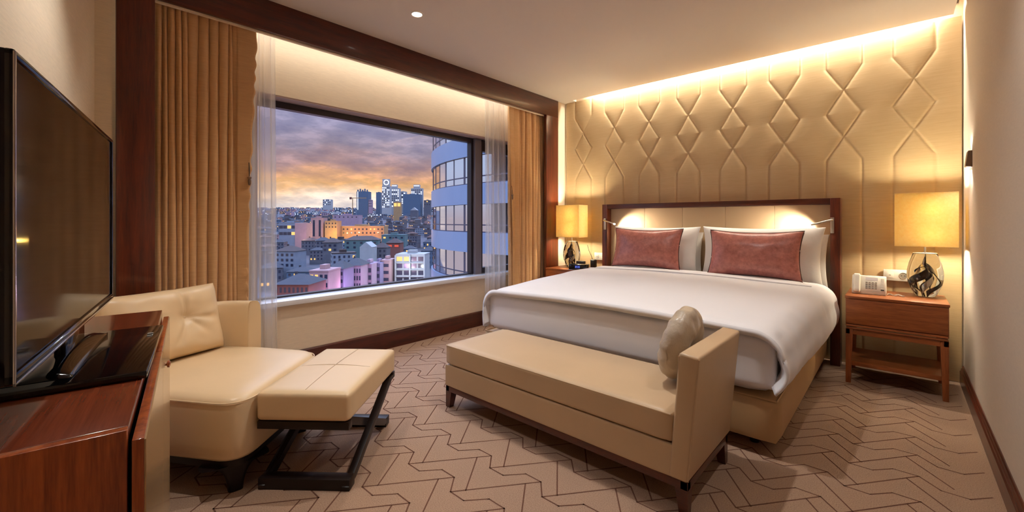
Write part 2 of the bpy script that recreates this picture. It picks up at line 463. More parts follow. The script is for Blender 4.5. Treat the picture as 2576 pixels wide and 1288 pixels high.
# ------------------------------------------------------------------ curtains
def curtain(y0, y1, xc, amp, pleats, ztop, zbot, phase=0.0, lean=0.0, nz=24, jitter=.5, flare=0.0):
    rnd = random.Random(int(y0 * 1000) + pleats)
    off = [rnd.uniform(-jitter, jitter) for _ in range(pleats * 2 + 4)]
    n = pleats * 14
    def fn(u, v):
        z = zbot + (ztop - zbot) * v
        ph = u * pleats * 2 * PI + phase
        k = u * pleats; i = int(k); fr = k - i
        o = off[i] * (1 - fr) + off[i + 1] * fr
        top = max(0, (v - .9) / .1)
        a = amp * (1 - .55 * top) * (1 + .35 * o)
        g = ((ph / (2 * PI) + .10 * o + .03 * math.sin(3 * v + i)) % 1.0) - .5
        s = .9 * math.cos(g * 2 * PI) * .35 + .55 - 2.1 * math.exp(-((.5 - abs(g)) / .11) ** 2) + .25 * o * math.sin(g * 4 * PI)
        y = y0 + (y1 - y0) * u + lean * (1 - v) * (u - .3) + .012 * math.sin(ph * 2 + 1) + flare * math.sin(v * PI) * (u - .5)
        return (xc + a * s + .006 * math.sin(5 * v + 2 * o), y, z)
    m = MB(); m.grid(fn, n, nz)
    return m
def pleats_sheet(y0, y1, xc, amp, n, ztop, zbot, seed, lead):
    """uneven rounded folds; lead is the share of the width taken by the flat leading panel"""
    rnd = random.Random(seed)
    w = [rnd.uniform(.6, 1.4) for _ in range(n)]; tot = sum(w); b = [0]
    for k in w: b.append(b[-1] + k / tot * (1 - abs(lead)))
    if lead > 0: b.append(1.0)
    if lead < 0: b = [0] + [x - lead for x in b]
    m_ = len(b) - 1
    sh = [0] + [rnd.uniform(-.035, .035) for _ in range(m_ - 1)] + [0]
    dp = [rnd.uniform(.7, 1.25) for _ in range(m_)]
    N = 18
    def fn(u, v):
        f = u * m_; i = min(int(f), m_ - 1); q = f - i
        z = zbot + (ztop - zbot) * v
        lean = (v - .35)
        e0, e1 = b[i] + sh[i] * lean, b[i + 1] + sh[i + 1] * lean
        # inside one fold: rounded front, sides tucked behind
        th = (q - .5) * PI * 1.12
        yy = (e0 + e1) / 2 + (e1 - e0) / 2 * math.sin(th) * 1.12
        big = (lead > 0 and i == m_ - 1) or (lead < 0 and i == 0)
        a = amp * dp[i] * (.7 if big else 1) * (1 - .45 * max(0, (v - .93) / .07))
        x = xc - a + 2 * a * max(0, math.cos(th)) ** .62 if not big else xc - a + 2 * a * (1 - abs(q * 2 - 1) ** 5) + .008 * math.sin(q * 7 + v * 4)
        x += .004 * math.sin(9 * v + 2.3 * i) + .0015 * math.sin(z * 60 + i) * (1 if big else .3)
        return (x, y0 + (y1 - y0) * yy, z)
    m = MB(); m.grid(fn, m_ * N, 40)
    return m
def drape(label, y0, y1, edge_y, wand_y, pleats, seed_phase, lead):
    t = thing('curtain', label, 'curtain', (-3.2, (y0 + y1) / 2, .01))
    obj('drape_panel', pleats_sheet(y0, y1, -3.192, .034, pleats, 2.47, .012, int(seed_phase * 10), lead), MT['curtain'], t, smooth=180, solid=.004)
    # turned-back ruffled leading edge
    def hem(u, v):
        z = .02 + 2.44 * v
        w = .115 * (.5 + .5 * max(0, v - .4) / .6)
        s = 1 if edge_y > (y0 + y1) / 2 else -1
        ruff = .004 * math.sin(z * 46 + 3 * math.sin(z * 9)) * u
        return (-3.168 + .022 * u + ruff, edge_y - s * .05 + s * w * u + ruff * s, z)
    m = MB(); m.grid(hem, 8, 220)
    obj('turned_edge', m, MT['curtain'], t, smooth=180, solid=.003)
    m = MB(); m.tube([(-3.14, wand_y, 1.44), (-3.15, wand_y, 1.53)], .0025, 8)
    w = obj('draw_wand', m, MT['lampcord'], t)
    m = MB(); m.lathe([(.003, -.03), (.008, -.02), (.010, 0), (.007, .012), (.012, .016), (.012, .024), (.004, .03)], (-3.14, wand_y, 1.41), 14)
    obj('wand_knob', m, MT['bronze'], w)
    return t
drape('gold brown slubbed drape hanging on the left side of the window beside the wooden panel', .43, .905, .89, .905, 10, .4, .17)
drape('gold brown slubbed drape hanging on the right side of the window near the bed', 3.47, 4.12, 3.475, 3.46, 9, 1.4, -.2)
for y0, y1, lab, pl in ((.90, 1.115, 'white sheer curtain strip beside the left drape, behind the armchair', 3), (3.20, 3.52, 'white sheer curtain strip beside the right drape, behind the bed', 4)):
    o = obj('sheer_curtain', curtain(y0, y1, -3.30, .015, pl, 2.5, .012, 1.0, .02), MT['sheer'], smooth=180)
    tag(o, lab, 'curtain')

# ------------------------------------------------------------------ bed
t = thing('bed_base', 'tan upholstered bed base standing under the white mattress', 'bed', (-1.43, 3.3, 0))
m = MB(); m.softbox((-1.43, 3.29, .178), (1.0, .938, .108), .022, 14, belly=.006); obj('upholstered_box', m, MT['valance'], t, smooth=180)
m = MB(); m.tube([(-2.427, 2.357, .283), (-.433, 2.357, .283), (-.433, 4.21, .283), (-2.427, 4.21, .283)], .005, 8, True); obj('piping', m, MT['valance'], t)
for x in (-2.3, -.56):
    for y in (2.5, 4.15):
        m = MB(); m.lathe([(.022, 0), (.03, .075)], (x, y, 0), 16); obj('leg', m, MT['dark_wood'], t)
m = MB(); m.softbox((-1.43, 3.29, .43), (.968, .92, .143), .06, 14); mt = obj('mattress', m, MT['linen'], smooth=180)
tag(mt, 'thick white mattress lying on the tan bed base under the duvet', 'mattress')

DXL, DXR, DYF, DYB = -2.395, -.40, 2.305, 3.93
def duvet():
    """top layer: falls over both long sides, rounded at the foot where it ends in a hem"""
    def prof(u, yy):
        # u across: returns (x, z) along left drop, crown, right drop
        # right side hangs further out towards the head
        h = (yy - DYF) / (DYB - DYF)
        top = .612 + .058 * min(1, h * 1.6) ** .7
        r = .13
        xl, xr = DXL, DXR + .05 * math.sin(min(1, h * 1.1) * PI * .5)
        drop = .33
        L1 = top - drop - r; arc = r * PI / 2; W = (xr - xl) - 2 * r
        tot = 2 * (L1 + arc) + W; s = u * tot
        if s < L1: return xl - .006 * math.sin(s / L1 * PI), drop + s
        s -= L1
        if s < arc:
            a = s / r; return xl + r - r * math.cos(a), drop + L1 + r * math.sin(a)
        s -= arc
        if s < W:
            q = s / W; return xl + r + s, top + .022 * math.sin(q * PI)
        s -= W
        if s < arc:
            a = s / r; return xr - r + r * math.sin(a), top - r + r * math.cos(a)
        s -= arc
        q = s / L1
        return xr + .02 * math.sin(q * PI) - .035 * q * q, top - r - s
    def fn(u, v):
        # v: 0 hem under the foot lip, then over the lip, then towards the head
        lip = .07
        if v < .1:
            a = v / .1 * PI * .62; yy = DYF
            x, z = prof(u, DYF + lip)
            dy = lip * (1 - math.sin(a)) ; dz = lip * (1 - math.cos(a))
            k = v / .1
            # pull the outline in as it rolls under
            sh = .035 * (1 - math.sin(k * PI / 2))
            cx = -1.40
            x = x - math.copysign(min(abs(x - cx), sh), x - cx) if z < .55 else x
            y = DYF + lip - lip * math.sin(a * .81 + .0)
            zz = z - sh * (1 if z > .5 else 0) + ((1 - k) * .035 * max(0, (.45 - z) / .12) if z < .45 else 0)
            return (x, y + (.0 if k > .2 else .012 * (1 - k / .2)), zz)
        k = (v - .1) / .9
        yy = DYF + (DYB - DYF) * (k ** 1.25)
        x, z = prof(u, max(yy, DYF + lip))
        yy2 = max(yy, DYF)
        e = max(0, 1 - (yy - DYF) / .10)
        if z > .5: z -= .030 * e * e
        n = noise.noise(Vector((x * 2.2, yy * 2.4, 3.1))) * .010 + noise.noise(Vector((x * 6, yy * 5, 7.7))) * .004
        side = 1 if abs(x + 1.4) > .96 else 0
        if side:
            n2 = noise.noise(Vector((yy * 9, z * 3, 1.2))) * .012
            x += n2
        else: z += n
        return (x, yy2, z)
    m = MB(); m.grid(fn, 150, 110)
    return m
t = thing('duvet', 'smooth white duvet spread over the bed with a rolled foot seam', 'duvet', (-1.4, 3.1, .6))
obj('cover', duvet(), MT['linen'], t, smooth=180, solid=.012)
m = MB(); m.softbox((-1.40, 2.60, .460), (.964, .275, .132), .035, 16); obj('foot_panel', m, MT['linen'], t, smooth=180)
def fold(u, v):
    x = -2.33 + 1.90 * u; e = abs(u - .5) * 2
    zc = .672 + .022 * math.sin(u * PI) - .06 * max(0, (e - .85) / .15) ** 2
    a = v * 2 * PI
    return (x, 3.74 + .09 * math.cos(a) + .01 * math.sin(u * 9), zc + .022 * math.sin(a))
m = MB(); m.grid(fold, 60, 14, False, True); obj('turned_fold', m, MT['linen'], t, smooth=180)
m = MB(); m.tube([(-2.28 + 1.82 * i / 40, 3.645 + .006 * math.sin(i * .5), .684 + .022 * math.sin(i / 40 * PI)) for i in range(41)], .0035, 8)
obj('fold_piping', m, simple('grey_piping', rgb(196, 192, 196), .6), t)

def pillow(w, h, T, mat, name, label, cat, loc, rx, ry=0, rz=0, k=.10, piping=None, seed=0, group=None, kz=None, wrinkle=.006):
    """upright pillow: width along x, height along z, thickness along y"""
    kz = k if kz is None else kz
    def S(u, v, s):
        x = u * w / 2 * (1 - k * (1 - v * v)); z = v * h / 2 * (1 - kz * (1 - u * u))
        th = T / 2 * (max(0, 1 - abs(u) ** 2.6) ** .6) * (max(0, 1 - abs(v) ** 2.6) ** .6)
        th += wrinkle * noise.noise(Vector((u * 3 + seed, v * 4, s * 2.0))) * (1 - abs(u)) ** .3 * min(1, th / (T * .2))
        return Vector((x, -s * th, z + h / 2))
    R = Matrix.Rotation(rz, 4, 'Z') @ Matrix.Rotation(rx, 4, 'X') @ Matrix.Rotation(ry, 4, 'Y')
    t = thing(name, label, cat, loc, 0, group)
    m = MB()
    q = lambda a: math.sin((a * 2 - 1) * PI / 2)
    for s in (1, -1): m.grid(lambda a, b: S(q(a), q(b), s), 30, 22)
    m.xform(R); obj('pillow_body', m, mat, t, local=True, smooth=180)
    if piping:
        pts = []
        for i in range(40): pts.append(S(-1 + i / 20, -1, 0))
        for i in range(24): pts.append(S(1, -1 + i / 12, 0))
        for i in range(40): pts.append(S(1 - i / 20, 1, 0))
        for i in range(24): pts.append(S(-1, 1 - i / 12, 0))
        m = MB(); m.tube(pts, .0045, 8, True); m.xform(R); obj('piping', m, piping, t, local=True)
    return t
pillow(.88, .50, .17, MT['pillowcase'], 'pillow', 'large white pillow standing behind the left plum cushion', 'pillow', (-1.805, 4.02, .60), math.radians(-10), 0, 0, .07, seed=1)
pillow(.92, .51, .17, MT['pillowcase'], 'pillow', 'large white pillow standing behind the right plum cushion', 'pillow', (-.885, 4.02, .595), math.radians(-10), 0, 0, .07, seed=5)
pillow(.90, .46, .13, MT['pillowcase'], 'pillow', 'white pillow at the back of the right pair against the headboard', 'pillow', (-.865, 4.20, .58), math.radians(-4), 0, 0, .05, seed=9)
pillow(.90, .46, .13, MT['pillowcase'], 'pillow', 'white pillow at the back of the left pair against the headboard', 'pillow', (-1.83, 4.20, .58), math.radians(-4), 0, 0, .05, seed=13)
pillow(.68, .385, .15, MT['cushion'], 'cushion', 'plum satin cushion with dark piping on the left side of the bed', 'cushion', (-1.79, 3.82, .70), math.radians(-13), 0, 0, .08, MT['piping_dark'], 3, None, .12)
pillow(.68, .39, .15, MT['cushion'], 'cushion', 'plum satin cushion with dark piping on the right side of the bed', 'cushion', (-.875, 3.81, .69), math.radians(-13), 0, 0, .08, MT['piping_dark'], 8, None, .12)

# headboard
t = thing('headboard', 'mahogany framed headboard with beige leather panel against the padded wall', 'headboard', (-1.41, 4.3, 0))
HX0, HX1, HZ = -2.47, -.345, 1.33
m = MB(); m.box(HX0, HX0 + .065, 4.22, 4.355, 0, HZ, .003); obj('post', m, MT['mahogany_v'], t)
m = MB(); m.box(HX1 - .065, HX1, 4.22, 4.355, 0, HZ, .003); obj('post', m, MT['mahogany_v'], t)
m = MB(); m.box(HX0 + .065, HX1 - .065, 4.225, 4.355, HZ - .05, HZ, .003); obj('top_rail', m, MT['mahogany_x'], t)
ph = MB()
wds = (HX1 - HX0 - .13) / 5
for i in range(5): ph.softbox((HX0 + .065 + wds * (i + .5), 4.325, .77), (wds / 2, .025, .51), .004, 8)
obj('leather_panel', ph, MT['leather'], t, smooth=60)

# reading lamps on the headboard
def reading_lamp(label, x, sgn):
    t = thing('reading_lamp', label, 'reading lamp', (x, 4.21, 1.16))
    m = MB(); m.box(x - .012, x + .012, 4.204, 4.22, 1.05, 1.175, .003); obj('wall_plate', m, MT['steel'], t)
    m = MB(); m.tube([(x, 4.2, 1.155), (x, 4.185, 1.155), (x + sgn * .012, 4.175, 1.152), (x + sgn * .135, 4.165, 1.115)], .0075, 12); a = obj('arm', m, MT['steel'], t)
    m = MB(); m.tube([(x + sgn * .135, 4.165, 1.115), (x + sgn * .15, 4.164, 1.1105)], .0085, 12); obj('lamp_head', m, emit('reading_light_glow', rgb(255, 236, 205), 10), a)
    l = bpy.data.lights.new('reading_light', 'SPOT'); l.energy = 22; l.color = (1, .88, .68); l.spot_size = math.radians(140); l.spot_blend = .8; l.shadow_soft_size = .015
    lo = bpy.data.objects.new('reading_light', l); COL.objects.link(lo); lo.location = (x + sgn * .165, 4.165, 1.105)
    d = Vector((sgn * .60, .62, -.40)); lo.rotation_euler = d.to_track_quat('-Z', 'Y').to_euler()
reading_lamp('slim nickel reading lamp on the left post of the headboard', HX0 + .04, 1)
reading_lamp('slim nickel reading lamp on the right post of the headboard', HX1 - .05, -1)

# ------------------------------------------------------------------ nightstands
def nightstand(label, x0, x1, y0, y1, H):
    t = thing('nightstand', label, 'nightstand', ((x0 + x1) / 2, (y0 + y1) / 2, 0))
    m = MB(); m.box(x0 - .004, x1 + .004, y0 - .006, y1, H - .018, H, .002); obj('top', m, MT['teak_x'], t)
    m = MB(); m.box(x0, x1, y0, y1, H - .215, H - .018, .002); b = obj('drawer_box', m, MT['teak_x'], t)
    m = MB(); m.box(x0 + .004, x1 - .004, y0 - .012, y0, H - .195, H - .024, .002); obj('drawer', m, MT['teak_x'], t)
    m = MB(); m.box(x0 + .004, x1 - .004, y0 - .016, y0, H - .214, H - .2, .002); m.box(x0 + .004, x1 - .004, y0 - .012, y0, H - .232, H - .219, .002); obj('drawer_rail', m, MT['teak_x'], t)
    m = MB(); m.box(x0, x1, y0 + .002, y0 + .025, H - .272, H - .235, .002); m.box(x0, x1, y1 - .025, y1, H - .272, H - .235, .002)
    m.box(x0, x0 + .025, y0, y1, H - .272, H - .235, .002); m.box(x1 - .025, x1, y0, y1, H - .272, H - .235, .002); obj('apron', m, MT['teak_x'], t)
    m = MB(); m.box(x0 + .02, x1 - .02, y0 + .012, y1 - .012, .125, .155, .002); obj('shelf', m, MT['teak_x'], t)
    for xa in (x0, x1 - .04):
        for ya in (y0, y1 - .04):
            m = MB(); xm = xa + (.006 if xa == x0 else 0)
            m.box(xa, xa + .04, ya, ya + .04, 0, H - .235, .002)
            for v in m.bm.verts:
                if v.co.z < .1:
                    if xa != x0: v.co.x = xa + .04 - (xa + .04 - v.co.x) * .72
                    else: v.co.x = xa + (v.co.x - xa) * .72
            obj('leg', m, MT['teak_z'], t)
    return t
NH = .618
nightstand('reddish wooden nightstand at the right of the bed holding the telephone', -.285, .232, 3.85, 4.30, NH)
nightstand('reddish wooden nightstand at the left of the bed holding the clock radio', -3.03, -2.52, 3.92, 4.345, .605)

# table lamps
def table_lamp(label, cx, cy, z, rotz, side):
    t = thing('table_lamp', label, 'lamp', (cx, cy, z))
    m = MB()
    m.lathe([(.046, 0), (.056, .004), (.066, .03), (.088, .085), (.096, .14), (.094, .18), (.083, .235), (.070, .275), (.064, .298), (.060, .300)], (0, 0, .001), 40, .12)
    g = obj('glass_base', m, MT['lampglass'], t, local=True, smooth=50)
    rnd = random.Random(side * 7 + 3)
    for k in range(6):
        m = MB(); a0 = k * 1.05 + rnd.uniform(0, .5); tw = rnd.uniform(1.5, 3.4) * rnd.choice((-1, 1)); r0 = (.02, .055, .045, .06, .03, .05)[k]
        def fn(u, v):
            zz = .025 + .24 * u; a = a0 + tw * u + .5 * math.sin(7 * u + k)
            r = r0 * math.sin(min(1, u * 1.15 + .12) * PI) ** .7 + .004
            w = (.011 + .010 * math.sin(6 * u + 2 * k)) * math.sin(PI * min(1, u + .05)) ** .5
            b = (v - .5) * 2
            return (r * math.cos(a) + b * w * math.cos(a + 1.2), r * math.sin(a) + b * w * math.sin(a + 1.2), zz + .02 * b * math.sin(3 * u + k))
        m.grid(fn, 30, 6)
        obj('inner_swirl', m, MT['swirl'] if k not in (2, 4) else MT['swirl_silver'], g, local=True, smooth=180, solid=.003)
    m = MB(); m.lathe([(.063, .3015), (.063, .3045)], (0, 0, 0), 36, .12); m.lathe([(.006, .3045), (.006, .72)], (0, 0, 0), 12); obj('stem', m, MT['steel'], t, local=True)
    W, D, z0, z1 = .158, .092, .352, .722
    m = MB()
    def sh(u, v):
        P = [(-W, -D), (W, -D), (W, D), (-W, D)]
        s = u * 4; i = int(s) % 4; f = s - int(s); a, b = P[i], P[(i + 1) % 4]
        return (a[0] + (b[0] - a[0]) * f, a[1] + (b[1] - a[1]) * f, z0 + (z1 - z0) * v)
    m.grid(sh, 16, 6, True, False)
    s = obj('lamp_shade', m, MT['shade'], t, local=True, smooth=0, solid=.003)
    for zz in (z0, z1):
        m = MB(); m.tube([(-W, -D, zz), (W, -D, zz), (W, D, zz), (-W, D, zz)], .0028, 6, True)
        obj('shade_rim', m, MT['shade'], s, local=True)
    m = MB(); m.tube([(-W, 0, z1 - .02), (W, 0, z1 - .02)], .002, 6); obj('shade_carrier', m, MT['steel'], s, local=True)
    for bz in (.43, .615):
        m = MB(); m.lathe([(.008, bz - .05), (.008, bz - .03), (.015, bz - .012), (.017, bz), (.014, bz + .012), (.005, bz + .02)], (0.03, 0, 0), 20); obj('bulb', m, emit('lamp_bulb_glow', rgb(255, 214, 140), 6), t, local=True)
        l = bpy.data.lights.new('table_lamp_light', 'POINT'); l.energy = LAMP_W; l.color = (1, .88, .62); l.shadow_soft_size = .035; l.use_soft_falloff = False
        lo = bpy.data.objects.new('table_lamp_light', l); COL.objects.link(lo); lo.location = (cx + .03, cy, z + bz)
    m2 = t
    return t
LAMP_W = 19
table_lamp('lit table lamp with parchment box shade on the right nightstand beside the phone', .132, 4.17, NH + .001, 0, 1)
table_lamp('lit table lamp with parchment box shade on the left nightstand beside the clock radio', -2.845, 4.17, .606, 0, 2)

# telephone
t = thing('telephone', 'white desk telephone with handset on the right nightstand', 'telephone', (-.165, 4.05, NH), 0)
tl = Matrix.Translation((-.165, 4.05, NH)) @ Matrix.Rotation(0, 4, 'Z')
tilt = Matrix.Translation((0, -.055, .018)) @ Matrix.Rotation(math.radians(66), 4, 'X')
m = MB(); m.prism([(-.075, .001), (.075, .001), (.075, .018), (.0, .13), (-.03, .13), (-.075, .02)], -.095, .095, 'x', .004, xf=Matrix.Translation((0, .02, 0)))
obj('phone_body', m, MT['white_plastic'], t, local=True)
slope = Matrix.Translation((0, -.055, .02)) @ Matrix.Rotation(math.atan2(.11, .045), 4, 'X')
m = MB(); m.box(-.034, .09, .006, .112, .0, .003, .001, xf=slope); obj('key_plate', m, MT['white_plastic'], t, local=True)
for r in range(4):
    for c in range(4):
        m = MB(); m.box(-.018 + c * .017, -.006 + c * .017, .022 + r * .014, .031 + r * .014, .003, .006, .001, xf=slope); obj('key', m, MT['grey_print'], t, local=True)
for r in range(8):
    m = MB(); m.box(.066, .084, .014 + r * .0115, .021 + r * .0115, .003, .0055, xf=slope); obj('speed_key', m, MT['white_plastic'] if r else MT['lampcord'], t, local=True)
m = MB(); m.box(-.018, .05, .085, .106, .003, .004, xf=slope); obj('memo_label', m, simple('paper_label', rgb(232, 226, 230), .6), t, local=True)
m = MB(); m.softbox((-.066, .058, .014), (.02, .07, .013), .011, 8, xf=slope); h = obj('handset', m, MT['white_plastic'], t, local=True, smooth=60)
m = MB(); m.tube([(-.07 + .012 * math.cos(k * .9) , -.06 - .0 + .01 * math.sin(k * .9) + .05, .012 + .0) for k in range(3)], .003, 6)
m.bm.free(); m = MB()
m.tube([(.10 + .010 * k, .0 + .03 * math.sin(k * 1.3), .006) for k in range(10)], .0035, 6); obj('cord', m, MT['white_plastic'], t, local=True)

# sockets on the padded wall
def socket(label, x, z, n, face_mats):
    t = thing('socket_plate', label, 'socket', (x, 4.36, z))
    w = .075 * n
    m = MB(); m.box(-w / 2, w / 2, -.010, .004, -.042, .042, .003); obj('plate', m, MT['white_plastic'], t, local=True)
    for k in range(n):
        cx = -w / 2 + .0375 + .075 * k
        m = MB()
        if face_mats[k] == 'round':
            m.lathe([(.0, 0), (.020, 0), (.021, .002), (.0225, .003), (.0225, 0)], (0, 0, 0), 24, caps=False)
            m.xform(Matrix.Translation((cx, -.0105, 0)) @ Matrix.Rotation(PI / 2, 4, 'X')); obj('round_socket', m, MT['grey_print'], t, local=True)
            m = MB()
            for s in (-1, 1): m.tube([(cx + s * .009, -.011, 0), (cx + s * .009, -.0135, 0)], .003, 8)
            obj('socket_hole', m, MT['lampcord'], t, local=True)
        else:
            m.box(cx - .02, cx + .02, -.013, -.010, -.02, .02, .001); obj('switch', m, MT['white_plastic'], t, local=True)
            m = MB(); m.box(cx - .006, cx + .006, -.0138, -.013, -.003, .003); obj('switch_mark', m, MT['grey_print'], t, local=True)
    return t
socket('white socket plate with round outlet behind the right lamp and phone', .02, .735, 3, ['sw', 'round', 'sw'])
socket('white socket plate on the padded wall beside the left headboard post', -2.575, .735, 2, ['sw', 'sw'])

# clock radio and adapter on the left nightstand
t = thing('clock_radio', 'black clock radio with blue display on the left nightstand', 'clock radio', (-2.625, 3.99, .605), math.radians(14))
m = MB(); m.box(-.105, .105, -.05, .05, .004, .066, .008, 3); obj('case', m, MT['black'], t, local=True)
m = MB(); m.box(-.11, .11, -.046, .046, 0, .006, .002); obj('chrome_base', m, MT['chrome'], t, local=True)
m = MB(); m.box(-.03, .028, -.0515, -.0505, .022, .052); d = obj('display', m, emit('display_backlight', rgb(20, 40, 160), .5), t, local=True)
seg = {'0': 'abcdef', '1': 'bc', '7': 'abc', '2': 'abged'}
def digit(ch, x, z, s):
    m = MB(); w, h, k = .007 * s, .014 * s, .0012 * s
    R = {'a': (0, w, h - k, h), 'd': (0, w, 0, k), 'g': (0, w, h / 2 - k / 2, h / 2 + k / 2), 'b': (w - k, w, h / 2, h), 'c': (w - k, w, 0, h / 2), 'f': (0, k, h / 2, h), 'e': (0, k, 0, h / 2)}
    for c in seg[ch]:
        a = R[c]; m.box(x + a[0], x + a[1], -.0522, -.0516, z + a[2], z + a[3])
    return m
dm = emit('display_digits', rgb(120, 160, 255), 2.5)
for i, ch in enumerate('2117'): obj('digit', digit(ch, -.024 + i * .0125, .029, 1.1), dm, d, local=True)
t = thing('power_adapter', 'small black adapter with cable between the left lamp and the socket', 'adapter', (-2.60, 4.25, .605))
m = MB(); m.box(-.03, .03, -.03, .03, 0, .10, .012, 3); obj('adapter_body', m, MT['black_matte'], t, local=True)
m = MB(); m.tube([(-.01, 0, .098), (-.03, .0, .14), (-.07, .01, .20), (-.10, .03, .26)], .003, 6); obj('cable', m, MT['lampcord'], t, local=True)
t = thing('docking_tray', 'small dark tray behind the clock radio on the left nightstand', 'tray', (-2.70, 4.12, .605))
m = MB(); m.box(-.04, .06, -.02, .03, 0, .085, .006); obj('tray_body', m, MT['black_matte'], t, local=True)

# wall sconce
t = thing('wall_sconce', 'small dark bronze wedge wall sconce on the right wall above the lamp', 'sconce', (XR, 3.93, 1.54))
m = MB(); m.prism([(XR, 1.588), (XR - .018, 1.588), (XR - .030, 1.492), (XR, 1.486)], 3.885, 3.975, 'y', .002); obj('sconce_body', m, MT['bronze'], t)
m = MB(); m.box(XR - .022, XR - .004, 3.90, 3.96, 1.482, 1.4875); obj('lens', m, emit('sconce_glow', rgb(255, 240, 215), 4), t)

# downlight in the ceiling
def downlight(x, y):
    t = thing('ceiling_downlight', 'round recessed downlight glowing in the ceiling near the window beam', 'downlight', (x, y, CEIL))
    m = MB(); m.lathe([(.045, -.001), (.047, -.004), (.036, -.006), (.034, -.002), (.034, 0.0)], (x, y, CEIL), 32, caps=False); obj('trim_ring', m, simple('white_trim', rgb(240, 228, 210), .4), t)
    m = MB(); m.lathe([(0.001, -.0025), (.0345, -.0025)], (x, y, CEIL), 32, caps=False); obj('lens', m, emit('downlight_glow', rgb(255, 244, 228), 14), t)
downlight(-2.513, 1.769)

# ------------------------------------------------------------------ bench
BX0, BX1, BY0, BY1 = -2.085, -.605, 1.675, 2.20
t = thing('bench', 'tan leather bench with one arm at the foot of the bed', 'bench', ((BX0 + BX1) / 2, 1.93, 0))
m = MB(); m.softbox(((BX0 + BX1 - .055) / 2, (BY0 + BY1) / 2, .196), ((BX1 - BX0 - .055) / 2, (BY1 - BY0) / 2, .066), .008, 12); obj('seat_base', m, MT['leather'], t, smooth=60)
m = MB(); m.softbox(((BX0 + BX1 - .06) / 2, (BY0 + BY1) / 2, .325), ((BX1 - BX0 - .062) / 2, (BY1 - BY0) / 2, .064), .022, 18, crown=.012); sct = obj('seat_cushion', m, MT['leather'], t, smooth=180)
m = MB(); m.tube([(BX0 + .006, BY0 + .004, .378), (BX1 - .068, BY0 + .004, .378)], .0035, 8); m.tube([(BX0 + .004, BY0 + .006, .378), (BX0 + .004, BY1 - .006, .378)], .0035, 8); obj('piping', m, MT['leather'], sct)
m = MB(); m.prism([(BX1 - .075, .132), (BX1, .132), (BX1 + .045, .628), (BX1 - .035, .634)], BY0 - .004, BY1 + .03, 'y', .011, 3)
ar = obj('arm', m, MT['leather'], t, smooth=50)
m = MB(); m.tube([(BX1 - .0345, BY0 - .001, .62), (BX1 - .0345, BY0 - .001, .18)], .003, 8); m.tube([(BX1 + .042, BY0 - .001, .62), (BX1 + .0, BY0 - .001, .14)], .003, 8); obj('seam', m, MT['leather'], ar)
m = MB(); m.box(BX0 + .004, BX1 - .002, BY0 + .004, BY0 + .034, .098, .131, .002); m.box(BX0 + .004, BX1 - .002, BY1 - .034, BY1 - .004, .098, .131, .002)
m.box(BX0 + .004, BX0 + .034, BY0 + .004, BY1 - .004, .098, .131, .002); m.box(BX1 - .032, BX1 - .002, BY0 + .004, BY1 - .004, .098, .131, .002); obj('frame_rail', m, MT['bench_wood'], t)
for xa, sx in ((BX0 + .004, 1), (BX1 - .002, -1)):
    for ya, sy in ((BY0 + .004, 1), (BY1 - .004, -1)):
        m = MB(); a, b = .05, .034
        lo = [(xa, ya), (xa + sx * b, ya), (xa + sx * b, ya + sy * b), (xa, ya + sy * b)]; hi = [(xa, ya), (xa + sx * a, ya), (xa + sx * a, ya + sy * a), (xa, ya + sy * a)]
        vl = [m.bm.verts.new((p[0], p[1], 0)) for p in lo]; vh = [m.bm.verts.new((p[0], p[1], .1)) for p in hi]
        m.bm.faces.new(vl); m.bm.faces.new(vh)
        for i in range(4): m.bm.faces.new((vl[i], vl[(i + 1) % 4], vh[(i + 1) % 4], vh[i]))
        obj('leg', m, MT['bench_wood'], t, smooth=0)
# round cushion leaning on the arm
t = thing('round_cushion', 'round silvery taupe cushion leaning against the arm of the bench', 'cushion', (-.762, 2.03, .396))
def rc(a, b):
    th = a * 2 * PI; ph = (b - .5) * PI
    pw = math.cos(ph); R = .174
    rr = R * (pw ** .55 if pw > 1e-6 else 0) * (1 - .016 * math.cos(th * 15 + math.sin(th * 3)) * (.4 + abs(math.sin(ph))))
    y = rr * math.cos(th); z = rr * math.sin(th); d = .062 * math.sin(ph)
    dim = .03 * math.exp(-(math.hypot(y, z) / .035) ** 2)
    d -= math.copysign(dim, d)
    pu = .010 * noise.noise(Vector((y * 20, z * 20, math.copysign(2, d)))) + .004 * math.cos(th * 15) * pw
    return (d + pu, y, z)
m = MB(); m.grid(rc, 64, 28, True, False)
m.xform(Matrix.Translation((0, 0, .178)) @ Matrix.Rotation(math.radians(12), 4, 'Y') @ Matrix.Rotation(math.radians(0), 4, 'Z'))
rcu = obj('cushion_body', m, MT['bolster'], t, local=True, smooth=180)
m = MB(); m.lathe([(.001, -.006), (.012, -.004), (.014, 0), (.010, .004), (.001, .005)], (0, 0, 0), 16, caps=False)
m.xform(Matrix.Translation((0, 0, .178)) @ Matrix.Rotation(math.radians(12), 4, 'Y') @ Matrix.Translation((-.036, 0, 0)) @ Matrix.Rotation(PI / 2, 4, 'Y')); obj('button', m, MT['bolster'], t, local=True)

